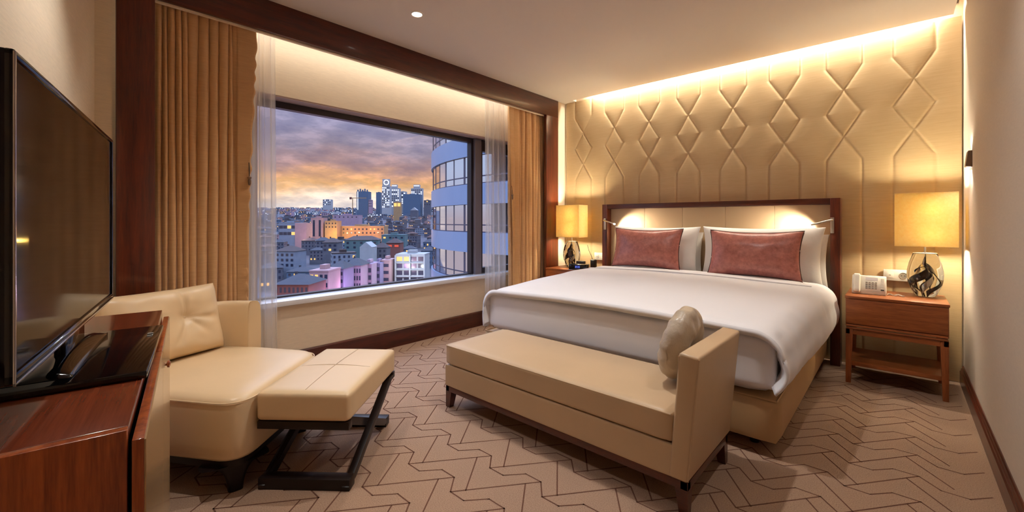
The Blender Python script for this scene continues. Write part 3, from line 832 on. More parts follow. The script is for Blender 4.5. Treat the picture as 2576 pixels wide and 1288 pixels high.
# ------------------------------------------------------------------ armchair
def rounded(pts, rads, n=8):
    out = []; N_ = len(pts)
    for i, p in enumerate(pts):
        P = Vector(p); A = (Vector(pts[i - 1]) - P); B = (Vector(pts[(i + 1) % N_]) - P); r = rads[i]
        la, lb = A.length, B.length; A.normalize(); B.normalize()
        r = min(r, la * .48, lb * .48)
        a, b = P + A * r, P + B * r
        for k in range(n + 1):
            s = k / n; out.append(tuple((1 - s) ** 2 * a + 2 * s * (1 - s) * P + s * s * b))
    return out
seat_pts = [(-1.975, .535), (-2.43, 1.055), (-2.79, .86), (-3.01, .70), (-2.985, .45), (-2.62, .13)]
t = thing('armchair', 'low cream leather armchair with curved back in the corner by the window', 'armchair', (-2.5, .6, 0))
def shrink(pts, d):
    c = Vector((sum(p[0] for p in pts) / len(pts), sum(p[1] for p in pts) / len(pts)))
    return [tuple(Vector(p) + (c - Vector(p)).normalized() * d) for p in pts]
out = rounded(seat_pts, [.13, .10, .05, .2, .2, .13])
m = MB(); prev = None; rings = []
for z, d in ((.155, .02), (.17, .004), (.22, .0), (.36, .0), (.385, .003), (.402, .012), (.413, .028), (.42, .06), (.424, .13), (.426, .25)):
    rings.append([m.bm.verts.new((p[0], p[1], z)) for p in shrink(out, d)])
n_ = len(out)
for A, B in zip(rings, rings[1:]):
    for k in range(n_): m.bm.faces.new((A[k], A[(k + 1) % n_], B[(k + 1) % n_], B[k]))
m.bm.faces.new(rings[0][::-1]); m.bm.faces.new(rings[-1])
st = obj('seat', m, MT['leather_pale'], t, smooth=180)
m = MB(); pl = shrink(out, .002); m.tube([(p[0], p[1], .398) for p in pl], .003, 6, True); obj('seat_piping', m, MT['leather_pale'], st)
# curved back shell
path = [Vector(p) for p in rounded([(-2.83, .835), (-2.955, .73), (-2.985, .52), (-2.90, .30), (-2.78, .2)], [0, .16, .15, .1, 0], 8)]
def back(u, v):
    f = u * (len(path) - 1); i = min(int(f), len(path) - 2); p = path[i].lerp(path[i + 1], f - i)
    d = (path[i + 1] - path[i]).normalized() if (path[i + 1] - path[i]).length > 1e-6 else Vector((-1, 0)); nrm = Vector((d.y, -d.x))
    e = min(1, min(u, 1 - u) * 6.5); H = .675 - .12 * (1 - math.sqrt(max(0, 1 - (1 - e) ** 2)))
    a = v * 2 * PI; sx = math.copysign(abs(math.cos(a)) ** .45, math.cos(a)); sz = math.copysign(abs(math.sin(a)) ** .45, math.sin(a))
    z0 = .30; zc, hz = (z0 + H) / 2, (H - z0) / 2
    w = .042
    return (p.x + nrm.x * sx * w, p.y + nrm.y * sx * w, zc + sz * hz)
m = MB(); m.grid(back, 60, 32, False, True)
vs = list(m.bm.verts); 
ends = [vs[0:32], vs[-32:]]
for e in ends: m.bm.faces.new(e)
obj('backrest', m, MT['leather_pale'], t, smooth=70)
pr = shrink(out, .035)
m = MB(); m.prism(pr, .118, .158, 'z'); obj('base_rail', m, MT['dark_wood'], t)
c2 = Vector((-2.5, .6))
for q in [(-2.115, .555), (-2.43, .945), (-2.86, .66), (-2.62, .24)]:
    m = MB(); d = (c2 - Vector(q)).normalized(); s = Vector((-d.y, d.x))
    def lp(u, v):
        z = .125 * (1 - u); k = u ** .35
        w = .028 + .10 * (1 - k) ** 1.5; dd = .03 + .02 * (1 - u)
        a = v * 2 * PI; cx = math.copysign(abs(math.cos(a)) ** .5, math.cos(a)); sx = math.copysign(abs(math.sin(a)) ** .5, math.sin(a))
        P = Vector(q) + s * (cx * w) + d * (sx * dd)
        return (P.x, P.y, z)
    m.grid(lp, 14, 20, False, True); vs = list(m.bm.verts); m.bm.faces.new(vs[:20]); m.bm.faces.new(vs[-20:])
    obj('leg', m, MT['dark_wood'], t, smooth=50)
# tufted cushion
t = thing('tufted_cushion', 'cream leather tufted cushion leaning on the back of the armchair', 'cushion', (-2.775, .44, .428))
CW, CH, CT = .56, .37, .15
def tuft(u, v, s):
    k = .03
    x = u * CW / 2 * (1 - k * (1 - v * v)); z = v * CH / 2 * (1 - k * (1 - u * u))
    th = CT / 2 * (max(0, 1 - abs(u) ** 5) ** .5) * (max(0, 1 - abs(v) ** 5) ** .5)
    if s > 0:
        dx, dz = x - .08, z - .02; r = math.hypot(dx, dz); a = math.atan2(dz, dx)
        dim = .050 * math.exp(-r / .05)
        fold = .009 * (max(0, math.cos(a * 3.5 + .7)) ** 8 + max(0, math.cos(a * 2.5 + 2.1)) ** 10) * math.exp(-((r - .09) / .08) ** 2)
        th -= dim + fold; th += .004 * noise.noise(Vector((u * 4, v * 4, 5)))
    return Vector((x, -s * th, z + CH / 2))
m = MB()
for s in (1, -1): m.grid(lambda a, b: tuft(math.sin((a * 2 - 1) * PI / 2) if s < 0 else a * 2 - 1, math.sin((b * 2 - 1) * PI / 2) if s < 0 else b * 2 - 1, s), 64 if s > 0 else 24, 48 if s > 0 else 18)
R = Matrix.Rotation(math.radians(112), 4, 'Z') @ Matrix.Rotation(math.radians(-14), 4, 'X')
m.xform(R); tc = obj('cushion_body', m, MT['leather_pale'], t, local=True, smooth=180)
m = MB(); m.lathe([(.001, -.004), (.010, -.003), (.012, 0), (.009, .004), (.001, .006)], (0, 0, 0), 16, caps=False)
m.xform(R @ Matrix.Translation((.08, -.026, CH / 2 + .02)) @ Matrix.Rotation(PI / 2, 4, 'X')); obj('button', m, MT['leather_pale'], t, local=True)

# ------------------------------------------------------------------ ottoman
# local frame: x along the short side (bars), y along the long side away from the camera
OA = math.atan2(.256, .302)
t = thing('ottoman', 'cream leather ottoman on crossed dark wooden legs in front of the armchair', 'ottoman', (-2.078, .98, 0), OA)
Li, Wi = .64, .405
m = MB(); m.softbox((0, 0, .358), (Wi / 2, Li / 2, .063), .022, 16, crown=.012); oc = obj('seat_cushion', m, MT['leather_pale'], t, local=True, smooth=180)
m = MB(); zt = .4175
m.tube([(-Wi / 2 + .03 + (Wi - .06) * k / 10, 0, .421 + .0125 * (1 - ((k - 5) / 5 * .9) ** 2)) for k in range(11)], .0018, 6); m.tube([(0, -Li / 2 + .03 + (Li - .06) * k / 10, .421 + .0125 * (1 - ((k - 5) / 5 * .9) ** 2)) for k in range(11)], .0018, 6)
obj('stitched_seam', m, MT['leather'], oc, local=True)
for sy in (-1, 1):
    m = MB(); ya, yb = sorted((sy * (Li / 2 - .006), sy * (Li / 2 - .042))); m.box(-Wi / 2 + .004, Wi / 2 - .004, ya, yb, .262, .2955, .002)
    obj('top_rail', m, MT['dark_wood'], t, local=True)
def xframe(s, inset, name):
    """bottom bar at one end, two slanting legs up to the other end"""
    y0, y1 = s * -.28, s * .27
    m = MB(); xa = Wi / 2 - .004 - inset
    m.box(-xa, xa, y0 - .028, y0 + .028, 0, .048, .002)
    b = obj('foot_bar', m, MT['dark_wood'], t, local=True)
    for sx in (-1, 1):
        m = MB(); xo = sx * xa; xi = sx * (xa - .032)
        w = .042 * s
        pts = [(y0 - w * .8, .02), (y0 + w * 1.1, .02), (y1 + w * 1.0, .285), (y1 - w * .9, .285)]
        m.prism(pts, min(xo, xi), max(xo, xi), 'x', .0015); obj('leg', m, MT['dark_wood'], t, local=True)
xframe(1, 0, ''); xframe(-1, .03, '')

# ------------------------------------------------------------------ television cabinet
CA = math.radians(-10.5)      # runs along the angled front wall
cx0, cy0 = -.955, .094
fx, fy = -math.cos(CA), -math.sin(CA)
L_ = 1.20
t = thing('tv_cabinet', 'low reddish wooden cabinet with beige doors under the television', 'cabinet', (cx0, cy0, 0), PI + CA)
# local: x from the near end to the far end, y towards the wall (+y is into the wall after the half turn => use negative into room)
DP = .30
m = MB(); m.box(.0205, L_, 0, DP, .775, .80, .0015); obj('top', m, MT['cab_top'], t, local=True)
m = MB(); m.box(0, .02, .0, DP, 0, .80, .0015); obj('side_panel', m, MT['cab_side'], t, local=True)
m = MB(); m.box(L_ - .02, L_, .0, DP, 0, .775, .001); obj('side_panel', m, MT['cab_side'], t, local=True)
m = MB(); m.box(.02, L_ - .02, .012, DP, .04, .775); obj('carcass', m, MT['black_matte'], t, local=True)
for a, b in ((-.004, L_ / 2 - .002), (L_ / 2 + .002, L_ - .05)):
    m = MB(); m.box(a, b, -.022, -.006, .03, .782, .0015); d = obj('door', m, MT['cab_side'], t, local=True)
    m = MB(); m.box(a + .001, b - .001, -.0245, -.0221, .031, .779); obj('door_front', m, MT['cab_front'], d, local=True, smooth=0)
    if a > 0:
        m = MB(); m.lathe([(.004, 0), (.004, .003), (.010, .005), (.011, .010), (.006, .013)], (0, 0, 0), 18); m.xform(Matrix.Translation((a + .16, -.024, .70)) @ Matrix.Rotation(PI / 2, 4, 'X')); obj('knob', m, MT['cab_side'], d, local=True)

# television on its stand
P1 = Vector((-1.0454, -.0313)); P2 = Vector((-1.9862, .160)); dv = (P2 - P1); TW = dv.length
TA = math.atan2(dv.y, dv.x)
t = thing('television', 'black flat screen television standing on the wooden cabinet', 'television', (P1.x, P1.y, .8), TA)
# local x along the screen away from the camera, screen faces local -y
m = MB(); m.box(0, TW, .008, .035, .086, .625, .004); obj('back_shell', m, MT['black'], t, local=True)
m = MB()
bz = .012
for b in ((0, TW, 0, .012, .086, .086 + .018), (0, TW, 0, .012, .625 - bz, .625), (0, bz, 0, .012, .086, .625), (TW - bz, TW, 0, .012, .086, .625)): m.box(*b, bev=.003)
obj('bezel', m, MT['black'], t, local=True)
m = MB()
for b in ((.0, TW, -.0015, .002, .084, .090), (0, .006, -.0015, .002, .084, .622)): m.box(*b, bev=.001)
obj('chrome_strip', m, MT['chrome'], t, local=True)
m = MB(); m.box(bz, TW - bz, .004, .008, .086 + .018, .625 - bz); scr = simple('dark_screen_glass', rgb(20, 17, 20), .07, spec=.4); scr.node_tree.nodes['Principled BSDF'].inputs['IOR'].default_value = 1.2; obj('screen', m, scr, t, local=True, smooth=0)
m = MB(); m.box(TW / 2 - .1, TW / 2 + .1, .010, .03, .03, .10, .004); nk = obj('stand_neck', m, MT['black'], t, local=True)
m = MB(); m.box(TW / 2 - .26, TW / 2 + .26, -.145, .09, .001, .018, .004); bs = obj('stand_base', m, MT['black'], t, local=True)
def hump(u, v):
    x = TW / 2 - .22 + .44 * u; y = -.02 + .10 * v
    return (x, y, .018 + .022 * math.sin(PI * min(1, v * 1.3)) ** 1.0 * math.sin(PI * u) ** .4 * (1 if v < .77 else max(0, (1 - v) / .23)))
m = MB(); m.grid(hump, 24, 12); obj('stand_cover', m, MT['black'], bs, local=True, smooth=180, solid=.004)
m = MB()
for k, pts in enumerate((((0, .0), (.0, .013)), ((.005, .0), (.005, .013)), ((-.018, 0), (-.018, .012)), ((-.018, 0), (-.011, 0)))):
    m.tube([(TW / 2 + .14 + p[0] * 1.6, -.128 + p[1], .0186) for p in pts], .0008, 6)
obj('badge', m, MT['white_plastic'], bs, local=True)

CITY_LAMPS = [(800, 150, -28, 2500, (1, .55, .7)), (845, 165, -27, 3000, (.75, .5, 1)), (885, 180, -27, 3500, (.85, .5, 1)), (930, 190, -27, 3500, (1, .6, .9)), (975, 200, -27, 3000, (1, .7, .8)), (740, 138, -26, 2500, (1, .5, .4)),
    (1010, 216, -22, 5000, (.92, 1, 1)), (1045, 217, -24, 4000, (.9, 1, 1)), (832, 458, -14, 22000, (1, .62, .12)), (880, 466, -12, 14000, (1, .45, .15)), (930, 466, -12, 16000, (1, .42, .15)), (760, 415, -14, 7000, (1, .6, .45))]
# ------------------------------------------------------------------ the city below the window
SA, CA_ = math.sin(YAW), math.cos(YAW)
def at(px, d, z=0.0):
    r = (px - 1288) / FPX
    return Vector((-SA * d + CA_ * r * d, CA_ * d + SA * r * d, z))
def zat(py, d): return CAMZ - (py - HOR) / FPX * d
GP = [(20, -41), (230, -38), (350, -34), (500, -27), (900, -10), (1500, 14), (2500, 62), (3400, 92), (5200, 96)]
def ground(d):
    for (a, za), (b, zb) in zip(GP, GP[1:]):
        if d <= b: return za + (zb - za) * (d - a) / (b - a)
    return GP[-1][1]
mb = MB()
ds = [20, 120, 230, 290, 350, 420, 500, 600, 700, 900, 1100, 1500, 2000, 2500, 3000, 3400, 5200]
mb.grid(lambda u, v: (lambda d, px: at(px, d, ground(d) + (noise.noise(Vector((px * .012, d * .002, 0))) * .004 * d if d > 400 else 0)))(ds[int(round(v * 16))], 300 + u * 1500), 40, 16)
g = obj('ground', mb, simple('dark_city_ground', rgb(62, 58, 66), .95, var=.4, vscale=.02), smooth=0); g['kind'] = 'structure'

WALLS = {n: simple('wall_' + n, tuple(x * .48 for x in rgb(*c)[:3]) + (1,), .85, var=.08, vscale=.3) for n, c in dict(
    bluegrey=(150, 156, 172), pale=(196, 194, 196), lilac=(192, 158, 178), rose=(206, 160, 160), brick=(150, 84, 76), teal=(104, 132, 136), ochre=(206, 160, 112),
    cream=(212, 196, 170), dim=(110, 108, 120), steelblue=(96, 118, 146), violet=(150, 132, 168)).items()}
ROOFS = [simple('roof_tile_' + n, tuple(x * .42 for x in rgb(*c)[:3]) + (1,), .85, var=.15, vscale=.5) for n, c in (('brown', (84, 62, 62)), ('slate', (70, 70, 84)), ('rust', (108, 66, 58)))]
GLASS_D = simple('dark_city_glass', rgb(40, 42, 58), .15, spec=.6)
LIT_W = emit('lit_window_warm', rgb(255, 190, 96), 1.6)
LIT_C = emit('lit_window_white', rgb(235, 240, 255), 1.8)

def shell(w, dp, H, roof, wall, roofm, ov=.5, rh=3.0):
    """wall box and roof, local frame: x along the facade, y away from the viewer"""
    a = MB(); a.box(-w / 2, w / 2, 0, dp, 0, H)
    b = MB()
    if roof == 'flat':
        b.box(-w / 2 - .15, w / 2 + .15, -.15, dp + .15, H, H + .6); b.box(-w / 6, w / 8, dp * .3, dp * .7, H + .6, H + 2.4)
    elif roof == 'hip':
        e = [(-w / 2 - ov, -ov, H), (w / 2 + ov, -ov, H), (w / 2 + ov, dp + ov, H), (-w / 2 - ov, dp + ov, H)]
        i = min(w, dp) * .4
        t_ = [(-w / 2 + i, dp / 2, H + rh), (w / 2 - i, dp / 2, H + rh)]
        v = [b.bm.verts.new(p) for p in e + t_]
        for f in ((0, 1, 5, 4), (1, 2, 5), (2, 3, 4, 5), (3, 0, 4), (3, 2, 1, 0)): b.bm.faces.new([v[k] for k in f])
        b.box(-w * .2, -w * .2 + .8, dp * .5, dp * .5 + .8, H + rh * .5, H + rh + .8)
    elif roof == 'gable':
        b.prism([(-w / 2 - .2, H), (w / 2 + .2, H), (0, H + rh)], -.02, dp + .3, 'y')
    return a, b
OCC = []
def free(p, r, k=.95):
    for (x, y, q) in OCC:
        if math.hypot(p[0] - x, p[1] - y) < (r + q) * k: return False
    OCC.append((p[0], p[1], r)); return True
def bldg(name, label, px0, px1, ytop, d, dp, wall, roof='hip', rows=3, cols=4, lit=(), rot=0.0, group=None, roofm=None, wh=1.5, fh=3.0, ww=.5, first=1.4, H=None, litm=None, rh=3.0, glass=None, zb=None):
    w = (px1 - px0) / FPX * d; zt = zat(ytop, d); zb = (ground(d) - 2 if H is None else zt - H) if zb is None else zb
    c = at((px0 + px1) / 2, d, zb)
    t = thing(name, label, 'building', tuple(c), YAW + rot, group)
    cc = c + Matrix.Rotation(YAW + rot, 3, 'Z') @ Vector((0, dp / 2, 0)); OCC.append((cc.x, cc.y, max(w, dp) / 2))
    a, b = shell(w, dp, zt - zb, roof, None, None, rh=rh)
    obj('wall', a, WALLS[wall], t, local=True, smooth=0); obj('roof', b, roofm or (ROOFS[0] if roof != 'flat' else WALLS[wall]), t, local=True, smooth=0)
    k = 0
    for r in range(rows):
        for q in range(cols):
            cw = w / cols; x = -w / 2 + cw * (q + .5); z = zt - zb - first - r * fh
            m = MB(); m.box(x - cw * ww / 2, x + cw * ww / 2, -.08, .02, z - wh, z)
            L = (r, q) in lit or k in lit
            obj('window', m, (litm or LIT_W) if L else (glass or GLASS_D), t, local=True, smooth=0); k += 1
    return t, w, zt - zb

# street row directly below
rowg = None
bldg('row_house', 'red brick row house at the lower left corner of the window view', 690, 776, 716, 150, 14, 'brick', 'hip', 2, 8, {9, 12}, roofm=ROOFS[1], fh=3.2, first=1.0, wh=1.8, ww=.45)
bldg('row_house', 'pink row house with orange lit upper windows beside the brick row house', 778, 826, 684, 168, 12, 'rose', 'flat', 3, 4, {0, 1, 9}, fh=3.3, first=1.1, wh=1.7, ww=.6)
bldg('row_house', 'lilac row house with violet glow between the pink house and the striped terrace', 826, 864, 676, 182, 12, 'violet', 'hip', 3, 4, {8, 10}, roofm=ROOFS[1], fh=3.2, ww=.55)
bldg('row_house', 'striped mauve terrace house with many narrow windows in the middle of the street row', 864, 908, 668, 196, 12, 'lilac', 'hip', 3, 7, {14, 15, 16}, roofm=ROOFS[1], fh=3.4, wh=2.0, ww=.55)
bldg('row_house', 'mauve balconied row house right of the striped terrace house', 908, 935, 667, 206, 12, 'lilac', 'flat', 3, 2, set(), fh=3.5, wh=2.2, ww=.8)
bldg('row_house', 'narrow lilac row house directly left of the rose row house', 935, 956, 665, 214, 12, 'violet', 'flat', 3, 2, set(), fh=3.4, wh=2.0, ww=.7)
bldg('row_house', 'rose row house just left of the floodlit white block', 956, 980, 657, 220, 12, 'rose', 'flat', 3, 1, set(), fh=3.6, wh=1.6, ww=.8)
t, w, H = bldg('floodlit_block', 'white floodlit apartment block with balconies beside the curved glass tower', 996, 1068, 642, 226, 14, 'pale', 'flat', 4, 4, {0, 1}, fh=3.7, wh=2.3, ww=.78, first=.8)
for r in range(4):
    m = MB(); m.box(-w / 2 - .3, w / 2 + .3, -1.3, 0, H - 4.0 - r * 3.7, H - 3.7 - r * 3.7); obj('balcony_slab', m, WALLS['pale'], t, local=True, smooth=0)
for q in range(3):
    m = MB(); x = -w / 2 + w * q / 2.0; m.box(x - .35, x + .35, -1.3, 0, H - 14.8, H); obj('pier', m, WALLS['pale'], t, local=True, smooth=0)
# mid distance
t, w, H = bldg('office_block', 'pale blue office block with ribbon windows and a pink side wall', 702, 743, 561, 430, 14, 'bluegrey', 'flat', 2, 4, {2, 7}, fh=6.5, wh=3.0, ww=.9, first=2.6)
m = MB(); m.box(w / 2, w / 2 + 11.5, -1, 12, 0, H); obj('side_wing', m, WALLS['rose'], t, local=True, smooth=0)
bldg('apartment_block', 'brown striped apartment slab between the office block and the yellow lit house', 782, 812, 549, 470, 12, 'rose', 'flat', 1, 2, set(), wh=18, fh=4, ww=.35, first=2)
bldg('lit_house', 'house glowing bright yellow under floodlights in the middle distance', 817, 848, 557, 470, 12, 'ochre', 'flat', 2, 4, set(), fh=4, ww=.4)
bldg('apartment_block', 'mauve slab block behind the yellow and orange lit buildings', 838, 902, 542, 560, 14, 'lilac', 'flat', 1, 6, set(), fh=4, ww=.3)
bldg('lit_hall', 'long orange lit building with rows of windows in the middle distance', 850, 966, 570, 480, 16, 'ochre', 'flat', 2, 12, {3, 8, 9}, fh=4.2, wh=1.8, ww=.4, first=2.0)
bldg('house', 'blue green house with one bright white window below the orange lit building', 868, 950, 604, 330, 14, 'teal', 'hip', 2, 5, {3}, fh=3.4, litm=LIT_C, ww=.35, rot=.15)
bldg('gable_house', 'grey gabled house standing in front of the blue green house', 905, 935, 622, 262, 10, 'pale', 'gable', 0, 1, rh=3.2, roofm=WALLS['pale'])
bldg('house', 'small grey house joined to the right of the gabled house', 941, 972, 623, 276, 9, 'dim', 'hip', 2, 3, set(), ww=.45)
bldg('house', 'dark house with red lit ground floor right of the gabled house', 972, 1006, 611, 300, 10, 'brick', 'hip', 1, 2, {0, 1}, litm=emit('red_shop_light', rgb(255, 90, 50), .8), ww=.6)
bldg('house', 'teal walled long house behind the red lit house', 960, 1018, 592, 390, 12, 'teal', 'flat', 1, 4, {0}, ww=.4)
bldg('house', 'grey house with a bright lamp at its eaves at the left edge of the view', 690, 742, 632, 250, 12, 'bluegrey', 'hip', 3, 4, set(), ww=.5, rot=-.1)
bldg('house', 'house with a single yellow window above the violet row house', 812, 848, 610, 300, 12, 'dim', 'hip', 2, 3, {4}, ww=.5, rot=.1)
# towers on the skyline
t, w, H = bldg('tower', 'blue glass skyscraper with spiked crown and a crane beside it', 897, 926, 482, 1500, 34, 'steelblue', 'flat', 0, 1)
for q in range(5):
    m = MB(); x = -w / 2 + w * (q + .5) / 5; m.box(x - 2, x + 2, 1, 5, H, H + 7 + 3 * (q % 2)); obj('crown_spike', m, WALLS['steelblue'], t, local=True, smooth=0)
m = MB(); m.box(-w * .42, -w * .36, -.8, 0, H * .3, H); obj('light_strip', m, LIT_C, t, local=True, smooth=0)
t = thing('construction_crane', 'tower crane with long jib in front of the blue skyscraper', 'crane', tuple(at(887, 1300, ground(1300))), YAW)
z = zat(499, 1300) - ground(1300)
m = MB(); m.box(-1, 1, -1, 1, 0, z); obj('mast', m, WALLS['ochre'], t, local=True, smooth=0)
m = MB(); m.box(-8, 42, -1, 1, z, z + 2.2); obj('jib', m, WALLS['ochre'], t, local=True, smooth=0)
m = MB(); m.box(-9, -3, -1.5, 1.5, z - 3, z + 4); obj('counterweight', m, WALLS['brick'], t, local=True, smooth=0)
bldg('tower', 'slim dark blue tower right of the blue skyscraper', 946, 957, 484, 1600, 18, 'steelblue', 'flat', 0, 1)
bldg('apartment_block', 'small stepped block between the two blue towers', 927, 935, 503, 1500, 14, 'lilac', 'flat', 3, 2, set(), fh=9, wh=4)
def lit_tower(label, px0, px1, ytop, d, rows, cols, seed, sign=False, cap=False):
    rr = random.Random(seed); lit = {k for k in range(rows * cols) if rr.random() < .55}
    t, w, H = bldg('lit_tower', label, px0, px1, ytop, d, 24, 'pale', 'flat', rows, cols, lit, fh=7.2, wh=4.2, ww=.62, first=4, litm=LIT_C)
    if sign:
        m = MB(); m.tube([(2 + 8 * math.cos(a * PI / 12), -1, H + 12 + 8 * math.sin(a * PI / 12)) for a in range(24)], 1.6, 6, True); obj('ring_sign', m, LIT_C, t, local=True)
        m = MB(); m.box(-w / 2 + 1, w / 2 - 1, 1, 12, H, H + 24); obj('top_block', m, WALLS['pale'], t, local=True, smooth=0)
    if cap:
        m = MB(); m.box(-w * .28, w * .28, 0, 12, H, H + 14); obj('top_block', m, WALLS['pale'], t, local=True, smooth=0)
        m = MB(); m.box(-w * .25, w * .25, -.6, 0, H + 8, H + 11); obj('light_band', m, LIT_C, t, local=True, smooth=0)
lit_tower('white lit tower with a ring sign at its top, tallest on the skyline', 961, 980, 468, 1450, 10, 5, 3, True)
lit_tower('white lit tower with dark top right beside the tallest tower', 980, 1004, 474, 1530, 9, 5, 4, False, True)
lit_tower('stepped white lit tower behind the dark blue block', 1034, 1062, 474, 1550, 8, 6, 5, False, True)
lit_tower('low white lit block between the twin towers and the stepped tower', 1004, 1020, 482, 1560, 6, 3, 6)
bldg('block', 'dark blue block with rounded corner in front of the stepped white tower', 1014, 1058, 489, 1300, 30, 'steelblue', 'flat', 0, 1)
bldg('block', 'small gold lit cube in front of the white towers', 990, 1008, 509, 1150, 12, 'ochre', 'flat', 1, 2, {0, 1}, wh=9, ww=.8, first=2)
bldg('block', 'dark tower block next to the curved glass tower on the skyline', 1066, 1083, 504, 1300, 16, 'dim', 'flat', 2, 3, {1}, fh=9, wh=4)
bldg('pale_block', 'pale apartment block rising above the far hillside left of the crane', 812, 832, 502, 2400, 30, 'pale', 'flat', 3, 5, {1, 4, 7, 11}, fh=12, wh=6, litm=LIT_C)
bldg('gable_roof_house', 'bright white gabled rooftop above the dark houses', 1032, 1050, 529, 1050, 12, 'dim', 'gable', 0, 1, rh=7, roofm=WALLS['pale'])

# crowded rooftops: copies of a few small houses
def house_mesh(seed, wall, roofm, w, dp, H, floors, cols, plit):
    rr = random.Random(seed); mb = MB()
    a, b = shell(w, dp, H, 'hip' if seed % 3 else 'flat', None, None, rh=2.6)
    mb.mi = 0; mb._merge(a.bm); mb.mi = 1; mb._merge(b.bm)
    for r in range(floors):
        for q in range(cols):
            x = -w / 2 + w * (q + .5) / cols; z = H - 1.2 - r * 3.1
            mb.mi = 3 if rr.random() < plit else 2
            mb.box(x - .6, x + .6, -.06, .02, z - 1.5, z)
        for q in range(3):
            y = dp * (q + .5) / 3; z = H - 1.2 - r * 3.1; mb.mi = 2
            mb.box(-w / 2 - .06, -w / 2 + .02, y - .5, y + .5, z - 1.4, z); mb.box(w / 2 - .02, w / 2 + .06, y - .5, y + .5, z - 1.4, z)
    return obj('house', mb, [WALLS[wall], roofm, GLASS_D, LIT_W], smooth=0, weld=False)
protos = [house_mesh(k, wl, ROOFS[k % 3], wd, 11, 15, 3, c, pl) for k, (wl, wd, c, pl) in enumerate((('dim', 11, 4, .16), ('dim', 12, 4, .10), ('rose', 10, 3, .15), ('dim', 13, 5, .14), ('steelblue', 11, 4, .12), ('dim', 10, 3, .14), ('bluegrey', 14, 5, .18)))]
blockm = []
for k, (wl, lt) in enumerate((('dim', LIT_W), ('steelblue', LIT_C), ('bluegrey', LIT_C), ('lilac', LIT_W))):
    mb = MB(); rr = random.Random(k + 40); mb.box(-14, 14, 0, 14, -8, 22); mb.mi = 1
    for r in range(5):
        for q in range(5):
            mb.mi = 2 if rr.random() < .3 else 1
            mb.box(-14 + 5.6 * (q + .25), -14 + 5.6 * (q + .75), -.1, .05, 3 + r * 3.8, 5.4 + r * 3.8)
    blockm.append(obj('apartment_block', mb, [WALLS[wl], GLASS_D, lt], smooth=0, weld=False))
used = set()
def put(proto, loc, rz, s, label, cat, group):
    o = proto if proto.name not in used else copy_tree(proto)
    used.add(proto.name)
    o.location = loc; o.rotation_euler = (0, 0, rz); o.scale = s
    tag(o, label, cat, group)
rr = random.Random(77)
for d, step in ((240, 52), (285, 46), (335, 40), (395, 36), (455, 30), (530, 26), (620, 23), (730, 20), (860, 18), (1020, 16), (1200, 15)):
    px = 640 + rr.random() * step
    while px < 1092:
        dd = d + rr.uniform(-18, 18) * d / 400
        zt = ground(dd)
        if (d > 300 or px < 900) and free(at(px, dd + 6), 8 if d < 900 else 9, 1.0):
            put(protos[rr.randrange(7)], tuple(at(px, dd, zt - 2.5 + rr.uniform(-2, 2))), YAW + rr.uniform(-.5, .5), (rr.uniform(.85, 1.15),) * 2 + (rr.uniform(.85, 1.1),),
                'small dusky house among the crowded rooftops seen through the window' if d < 600 else 'tiny dusky house in the far rooftops on the hillside', 'house', 'crowded rooftops below the window' if d < 600 else 'far rooftops on the hillside')
        px += step * rr.uniform(.75, 1.3)
for d, step in ((1450, 19), (1800, 17), (2200, 15), (2700, 13), (3200, 11)):
    px = 640 + rr.random() * step
    while px < 1092:
        d2 = d + rr.uniform(-80, 80)
        if free(at(px, d2), 15): put(blockm[rr.randrange(4)], tuple(at(px, d2, ground(d) - 4)), YAW + rr.uniform(-.3, .3), (rr.uniform(.7, 1.2), 1, rr.uniform(.5, .95)),
            'hazy little apartment block on the distant hill skyline', 'building', 'apartment blocks on the distant hill')
        px += step * rr.uniform(.7, 1.4)
# street and flood lamps of the city
def point(name, loc, e, col, r=.3):
    l = bpy.data.lights.new(name, 'POINT'); l.energy = e; l.color = col; l.shadow_soft_size = r
    o = bpy.data.objects.new(name, l); COL.objects.link(o); o.location = loc
for px, d, z, e, col in CITY_LAMPS: point('street_lamp_light', at(px, d, z), e, col)

# curved glass wing close by on the right
TC = Vector((-SA * 40.1 + CA_ * 9.4, CA_ * 40.1 + SA * 9.4, 0)); TR = 16.7
t = thing('curved_tower', 'curved office wing with bands of glass and grey spandrels close by on the right', 'building', tuple(TC), YAW)
def ang(a, r, z): return (r * math.cos(a), r * math.sin(a), z)
A0, A1 = math.radians(160), math.radians(285)
SPAN = simple('blue_grey_spandrel', rgb(112, 130, 160), .4, spec=.4, var=.03, vscale=.6)
def curved_glass():
    m, nt, N, L, b = new_mat('tower_reflective_glass')
    b.inputs['Base Color'].default_value = rgb(206, 212, 228); b.inputs['Metallic'].default_value = 1; b.inputs['Roughness'].default_value = .03
    return m
TGL = curved_glass()
for k in range(-5, 5):
    z0 = -1.0 + 3.25 * k
    m = MB()
    def band(u, v):
        P = [(TR, z0), (TR, z0 + 1.36), (TR - .3, z0 + 1.36), (TR - .3, z0)]
        r, z = P[int(round(v * 4)) % 4]; return ang(A0 + (A1 - A0) * u, r, z)
    m.grid(band, 72, 4, False, True); obj('spandrel_band', m, SPAN, t, local=True, smooth=30)
NP = 25
